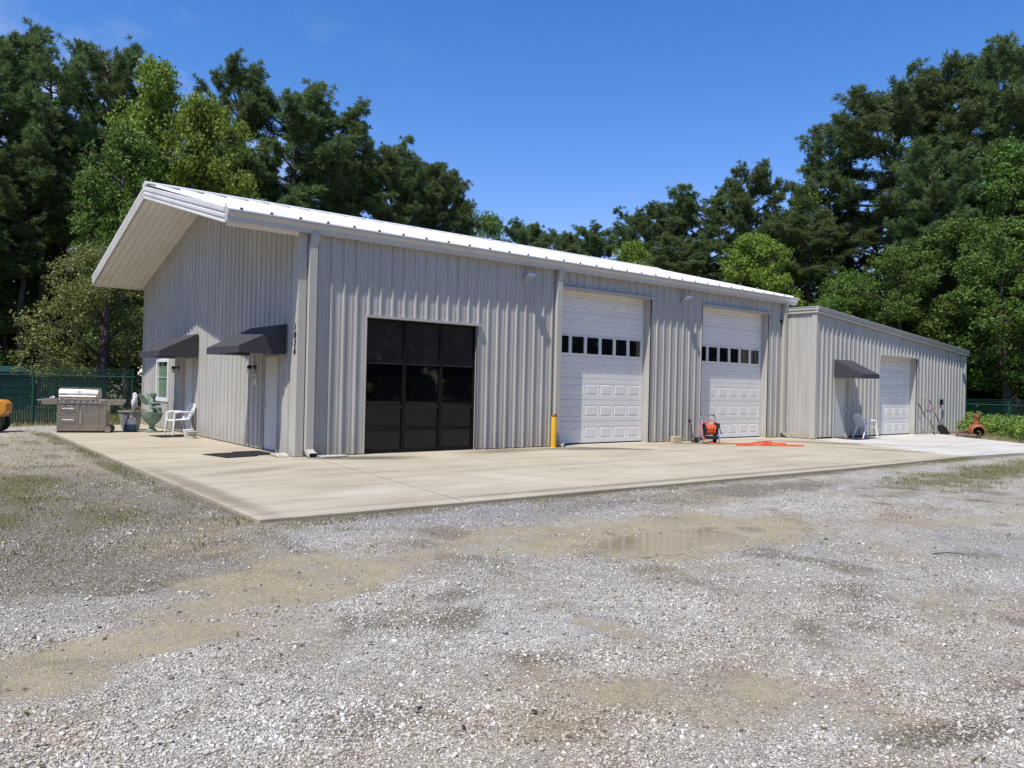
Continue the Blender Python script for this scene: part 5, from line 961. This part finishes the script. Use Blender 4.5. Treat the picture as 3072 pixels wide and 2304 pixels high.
for i, (x, y, z, dx, dy, r) in enumerate(((27.45, -2.35, .02, .75, .3, .10), (27.0, -2.62, .0, .8, -.1, .09), (26.6, -2.9, .01, .5, -.5, .085), (27.3, -2.5, .17, .6, .25, .085))):
    f = MB(); f.tube([(-dx / 2, -dy / 2, r), (0, 0, r * 1.04), (dx / 2, dy / 2, r)], [r, r * .95, r * .9], 9)
    _set(f.build('firewood_log', M['log'], None, smooth=True, loc=(x, y, z - .05)), ('grey-brown log nearest the annex corner', 'grey-brown log lying in the middle of the small woodpile', 'short log under the chiminea mouth', 'dark log on top of the small woodpile')[i], 'log', 'logs by the chiminea')
for i, (x, y, l_, rz) in enumerate(((26.1, -4.15, 1.5, -52), (26.3, -4.0, .9, -48), (25.35, -4.75, .8, -55))):
    f = MB(); f.box(-l_ / 2, l_ / 2, -.07, .07, 0, .055); o = f.build('plank', M['plank'], None, bevel=.006, loc=(x, y, -.045 + (.058 if i == 1 else 0))); o.rotation_euler = (0, 0, R_(rz)); _set(o, ('long weathered plank on the ground right of the chiminea', 'short weathered plank lying on top of the long one', 'weathered plank end nearest the right edge')[i], 'plank', 'planks by the weeds')
f = MB(); f.tube([(0, 0, -.1), (.02, 0, .55), (.01, .0, 1.0)], .03, 6); _set(f.build('weathered_stake', M['plank'], None, loc=(29.6, -4.6, -.1)), 'grey wooden stake standing in the leafy weeds', 'stake')
f = MB(); P0, P1 = Vector((-16, 12, 5.2)), Vector((1.5, 30, 4.3)); f.tube([P0.lerp(P1, k / 20) - Vector((0, 0, .5 * math.sin(math.pi * k / 20))) for k in range(21)], .012, 4); _set(f.build('overhead_cable', M['black'], None), 'thin dark cable hanging across the wood at the left', 'cable')

# ------------------------------------------------------------------ loose stone, grass and weeds
def on_slab(x, y): return (x > -3.33) & (y > -6.98) & (x < 24) & (y < 13.4)
rg = np.random.default_rng(77)
phi = (1 + 5 ** .5) / 2
ICO = unit(np.array([(-1, phi, 0), (1, phi, 0), (-1, -phi, 0), (1, -phi, 0), (0, -1, phi), (0, 1, phi), (0, -1, -phi), (0, 1, -phi), (phi, 0, -1), (phi, 0, 1), (-phi, 0, -1), (-phi, 0, 1)]))
ICF = np.array([(0, 11, 5), (0, 5, 1), (0, 1, 7), (0, 7, 10), (0, 10, 11), (1, 5, 9), (5, 11, 4), (11, 10, 2), (10, 7, 6), (7, 1, 8), (3, 9, 4), (3, 4, 2), (3, 2, 6), (3, 6, 8), (3, 8, 9), (4, 9, 5), (2, 4, 11), (6, 2, 10), (8, 6, 7), (9, 8, 1)])
xs = []; ys = []
for r0, r1, dn in ((2.2, 4.2, 6500), (4.2, 6.5, 3600), (6.5, 9.5, 1900), (9.5, 14, 800), (14, 22, 150)):
    a0, a1 = math.atan2(CF.y, CF.x) - .72, math.atan2(CF.y, CF.x) + .72; k = int(dn * (a1 - a0) / 2 * (r1 ** 2 - r0 ** 2)); r = np.sqrt(rg.uniform(r0 * r0, r1 * r1, k)); a = rg.uniform(a0, a1, k); xs.append(CP.x + r * np.cos(a)); ys.append(CP.y + r * np.sin(a))
xs = np.concatenate(xs); ys = np.concatenate(ys); mud, dark, pale, gr, wh = masks(xs, ys)
den = .25 + 1.5 * np.clip((fbm(xs * 1.3, ys * 1.3, 61) - .38) * 2.6, 0, 1); den = den * (1 - .96 * np.clip(mud * 1.8, 0, 1)) * (1 - .35 * np.clip(dark, 0, 1)) * (1 - .5 * pale) * (1 - .8 * gr) + .35 * wh
keep = (rg.uniform(0, 1, len(xs)) < den) & ~on_slab(xs, ys); xs = xs[keep]; ys = ys[keep]; n_ = len(xs)
dist = np.hypot(xs - CP.x, ys - CP.y); rad = np.exp(rg.normal(math.log(.0056), .40, n_)) * (1 + .02 * np.clip(dist - 5, 0, 9)); rad = np.minimum(rad, .019)
OCT = np.array([(1, 0, 0), (-1, 0, 0), (0, 1, 0), (0, -1, 0), (.2, .1, 1), (-.1, -.2, -1)], float); OCF = np.array([(0, 2, 4), (2, 1, 4), (1, 3, 4), (3, 0, 4), (2, 0, 5), (1, 2, 5), (3, 1, 5), (0, 3, 5)])
def stones(sel, base, faces, n0):
    x_, y_, r_ = xs[sel], ys[sel], rad[sel]; k = len(x_); V = base[None] * (1 + rg.normal(0, .18, (k, len(base), 1))); V = V * rg.uniform(.55, 1.3, (k, 1, 3)); V[:, :, 2] *= .65
    q = rg.uniform(0, 6.28, (k, 1)); ca, sa = np.cos(q), np.sin(q); tl = rg.normal(0, .35, (k, 1)); vz = V[:, :, 2] + tl * V[:, :, 0]
    vx = V[:, :, 0] * ca - V[:, :, 1] * sa; vy = V[:, :, 0] * sa + V[:, :, 1] * ca
    return np.stack([vx * r_[:, None] + x_[:, None], vy * r_[:, None] + y_[:, None], vz * r_[:, None] + (gh(x_, y_) + r_ * .25)[:, None]], -1).reshape(-1, 3), (faces[None] + (np.arange(k) * len(base))[:, None, None]).reshape(-1, 3) + n0
va, fa = stones(dist < 5.2, ICO, ICF, 0); vb, fb = stones(dist >= 5.2, OCT * 1.15, OCF, len(va)); V = np.concatenate([va, vb]); Fc = np.concatenate([fa, fb])
m = bpy.data.materials.new('limestone_chips'); m.use_nodes = True; n = m.node_tree.nodes; l = m.node_tree.links.new; p = n['Principled BSDF']; t = n.new("ShaderNodeTexCoord")
g = n.new("ShaderNodeNewGeometry"); cc = ramp(g.outputs['Random Per Island'], (0, (.12, .105, .09)), (.15, (.28, .245, .20)), (.35, (.43, .41, .375)), (.62, (.49, .455, .405)), (.88, (.56, .54, .50)), (1, (.74, .71, .66)))
cc = mixc(1, cc, ramp(tex_noise(120, 3), (.3, (.85, .85, .85)), (.7, (1.1, 1.1, 1.1))), 'MULTIPLY'); cc = mixc(1, cc, ramp(tex_noise(.9, 7, .62), (.34, (.90, .83, .73)), (.54, (1.14, 1.14, 1.13))), 'MULTIPLY'); l(cc, p.inputs['Base Color']); p.inputs['Roughness'].default_value = .85; p.inputs['Specular IOR Level'].default_value = .25
o = npmesh('gravel', V, Fc, m); o['kind'] = 'stuff'
# blades of grass
def blades(x, y, hgt, rg, wd=.006, lean=.45):
    k = len(x); z = gh(x, y) - .005; a = rg.uniform(0, 6.28, k); b_ = rg.uniform(0, 6.28, k); h = hgt * rg.uniform(.5, 1.3, k); w_ = wd * rg.uniform(.7, 1.4, k); ln = lean * h * rg.uniform(.2, 1.4, k)
    p0 = np.stack([x - np.cos(a) * w_, y - np.sin(a) * w_, z], -1); p1 = np.stack([x + np.cos(a) * w_, y + np.sin(a) * w_, z], -1)
    m1 = np.stack([x + np.cos(b_) * ln * .35 + np.cos(a) * w_ * .8, y + np.sin(b_) * ln * .35 + np.sin(a) * w_ * .8, z + h * .6], -1); p2 = np.stack([x + np.cos(b_) * ln, y + np.sin(b_) * ln, z + h], -1)
    return np.stack([p0, p1, m1, p2], 1).reshape(-1, 3), np.arange(k * 4).reshape(-1, 4)
gx_ = []; gy_ = []; gh_ = []
def scatter(x0, x1, y0, y1, k, hh, fn):
    x = rg.uniform(x0, x1, k); y = rg.uniform(y0, y1, k); w_ = fn(x, y); q = (rg.uniform(0, 1, k) < w_) & ~on_slab(x, y); gx_.append(x[q]); gy_.append(y[q]); gh_.append(np.full(q.sum(), hh) * (.6 + .8 * fbm(x[q] * 2, y[q] * 2, 5)))
scatter(-9, -3.3, -8, 13, 90000, .04, lambda x, y: np.clip(1.3 * masks(x, y)[3] + .16 * masks(x, y)[2] + .30 * masks(x, y)[1], 0, 1) * np.clip((fbm(x * 1.6, y * 1.6, 71) - .32) * 3, 0, 1))
scatter(-3.7, -3.33, -6.9, 10, 3600, .045, lambda x, y: np.clip((fbm(x * 3, y * 1.2, 72) - .35) * 3, 0, 1))
scatter(-3.3, 16, -7.35, -6.98, 6500, .04, lambda x, y: np.clip((fbm(x * 1.4, y * 3, 73) - .42) * 4, 0, 1))
scatter(7.5, 24, -12.5, -7.3, 60000, .06, lambda x, y: masks(x, y)[3] * np.clip((fbm(x * 1.1, y * 1.1, 74) - .3) * 3, 0, 1))
scatter(-7, 3, -15, -7.5, 14000, .04, lambda x, y: np.clip((fbm(x * 3.3, y * 3.3, 75) - .70) * 6, 0, .5))
scatter(-14, 7, 13.2, 27, 60000, .16, lambda x, y: np.full_like(x, .9))
scatter(25, 40, -12, 4, 30000, .2, lambda x, y: ((x - 26.7) * 2.8 - (y + 2.85) * 2.05 > .3) * ((x + 6.6) * 14.5 - (y + 15.7) * 37.35 > 2) * .9)
x = np.concatenate(gx_); y = np.concatenate(gy_); v, f = blades(x, y, np.concatenate(gh_), rg, .005 + 0 * x); o = npmesh('grass', v, f, M['grass']); o['kind'] = 'stuff'
# rank leafy weeds round the right-hand fence
k = 3600; x = rg.uniform(25, 37, k); y = rg.uniform(-11, 6, k); q = (fbm(x * .6, y * .6, 81) > .40) & ((x > 30.9) | (y < -1.8)) & ((x + 6.6) * 14.5 - (y + 15.7) * 37.35 > 4) & ((x - 26.7) * 2.8 - (y + 2.85) * 2.05 > 2.6) & ~((np.abs(np.arctan2(y + 15.7063, x + 6.6111) - .3583) < .026) & (np.hypot(x + 6.6111, y + 15.7063) < 37.2)); x = x[q]; y = y[q]
hh = .35 + .75 * fbm(x * .7, y * .7, 82); cs = []; sp_ = []
for j in range(5): cs.append(np.stack([x + rg.normal(0, .18, len(x)), y + rg.normal(0, .18, len(x)), -.05 + hh * rg.uniform(.15, 1, len(x))], -1))
cs = np.concatenate(cs); v, f = leaves(cs, rg.uniform(.10, .24, len(cs)), 14, .055, rg, .6); o = npmesh('undergrowth', v, f, M['weed']); o['kind'] = 'stuff'

# fastener rows on the wall sheets
M['screw'] = mat('screw_head', (.20, .19, .18), .5, .3)
def screws(parent, fn, u0, u1, phase, rows, top, holes=()):
    f = MB(); k = math.ceil((u0 - phase) / .305)
    while phase + k * .305 < u1:
        for q in (.075, -.075):
            u = phase + k * .305 + q
            for z in rows:
                if z > top(u) - .1 or not u0 < u < u1 or any(h[0] - .1 < u < h[1] + .1 and h[2] < z < h[3] + .1 for h in holes): continue
                f.add([fn(u + a_, d_, z + b_) for d_ in (.0, .007) for a_, b_ in ((-.007, -.007), (.007, -.007), (.007, .007), (-.007, .007))], [(4, 5, 6, 7), (0, 1, 5, 4), (1, 2, 6, 5), (2, 3, 7, 6), (3, 0, 4, 7)])
        k += 1
    f.build('screws', M['screw'], parent)['kind'] = 'stuff'
screws(B, F, .3, LX - .3, .422, (.12, 1.05, 2.15, 3.3, 4.5), lambda u: EZ, [(1.6, 4.66, -1, 3.09), (7.43, 11.10, -1, 4.32), (13.55, 17.25, -1, 4.33)])
screws(B, G, .4, WY - .3, .42, (.12, 1.05, 2.15, 3.3, 4.4, 5.4), gable, GHOLES)
screws(A_, FA, 18.6, AX1 - .3, 18.43, (.15, 1.2, 2.4, 3.3, 4.1), atop, AH)
screws(A_, lambda u, d, z: A(AX0 - d, u, z), -1.05, -.05, -.9, (.12, 1.2, 2.2, 3.2, 4.2), lambda u: 4.42)
# a twig and some fallen leaves on the stones
f = MB(); f.tube([(0, 0, 0), (.18, .02, .012), (.33, -.03, .006), (.52, .01, .004)], [.007, .006, .004, .002], 5); o = f.build('fallen_twig', M['bark'], None, loc=(1.95, -12.1, float(gh(1.95, -12.1)) + .012)); o.rotation_euler = (0, 0, R_(-35)); _set(o, 'thin dark twig lying on the gravel at the right of the yard', 'twig')
M['litter'] = leafmat('dry_leaves', (.035, .024, .014), (.15, .095, .045), .1, .7, .2)
k = 220; a = rg.uniform(-.72, .72, k) + math.atan2(CF.y, CF.x); r = 2.6 + 14 * rg.uniform(0, 1, k) ** .8; x = CP.x + r * np.cos(a); y = CP.y + r * np.sin(a); q = ~on_slab(x, y); x = x[q]; y = y[q]
v, f = leaves(np.stack([x, y, gh(x, y) + .012], -1), np.full(len(x), .012), 1, .018, rg, 2.5); npmesh('litter', v, f, M['litter'])['kind'] = 'stuff'
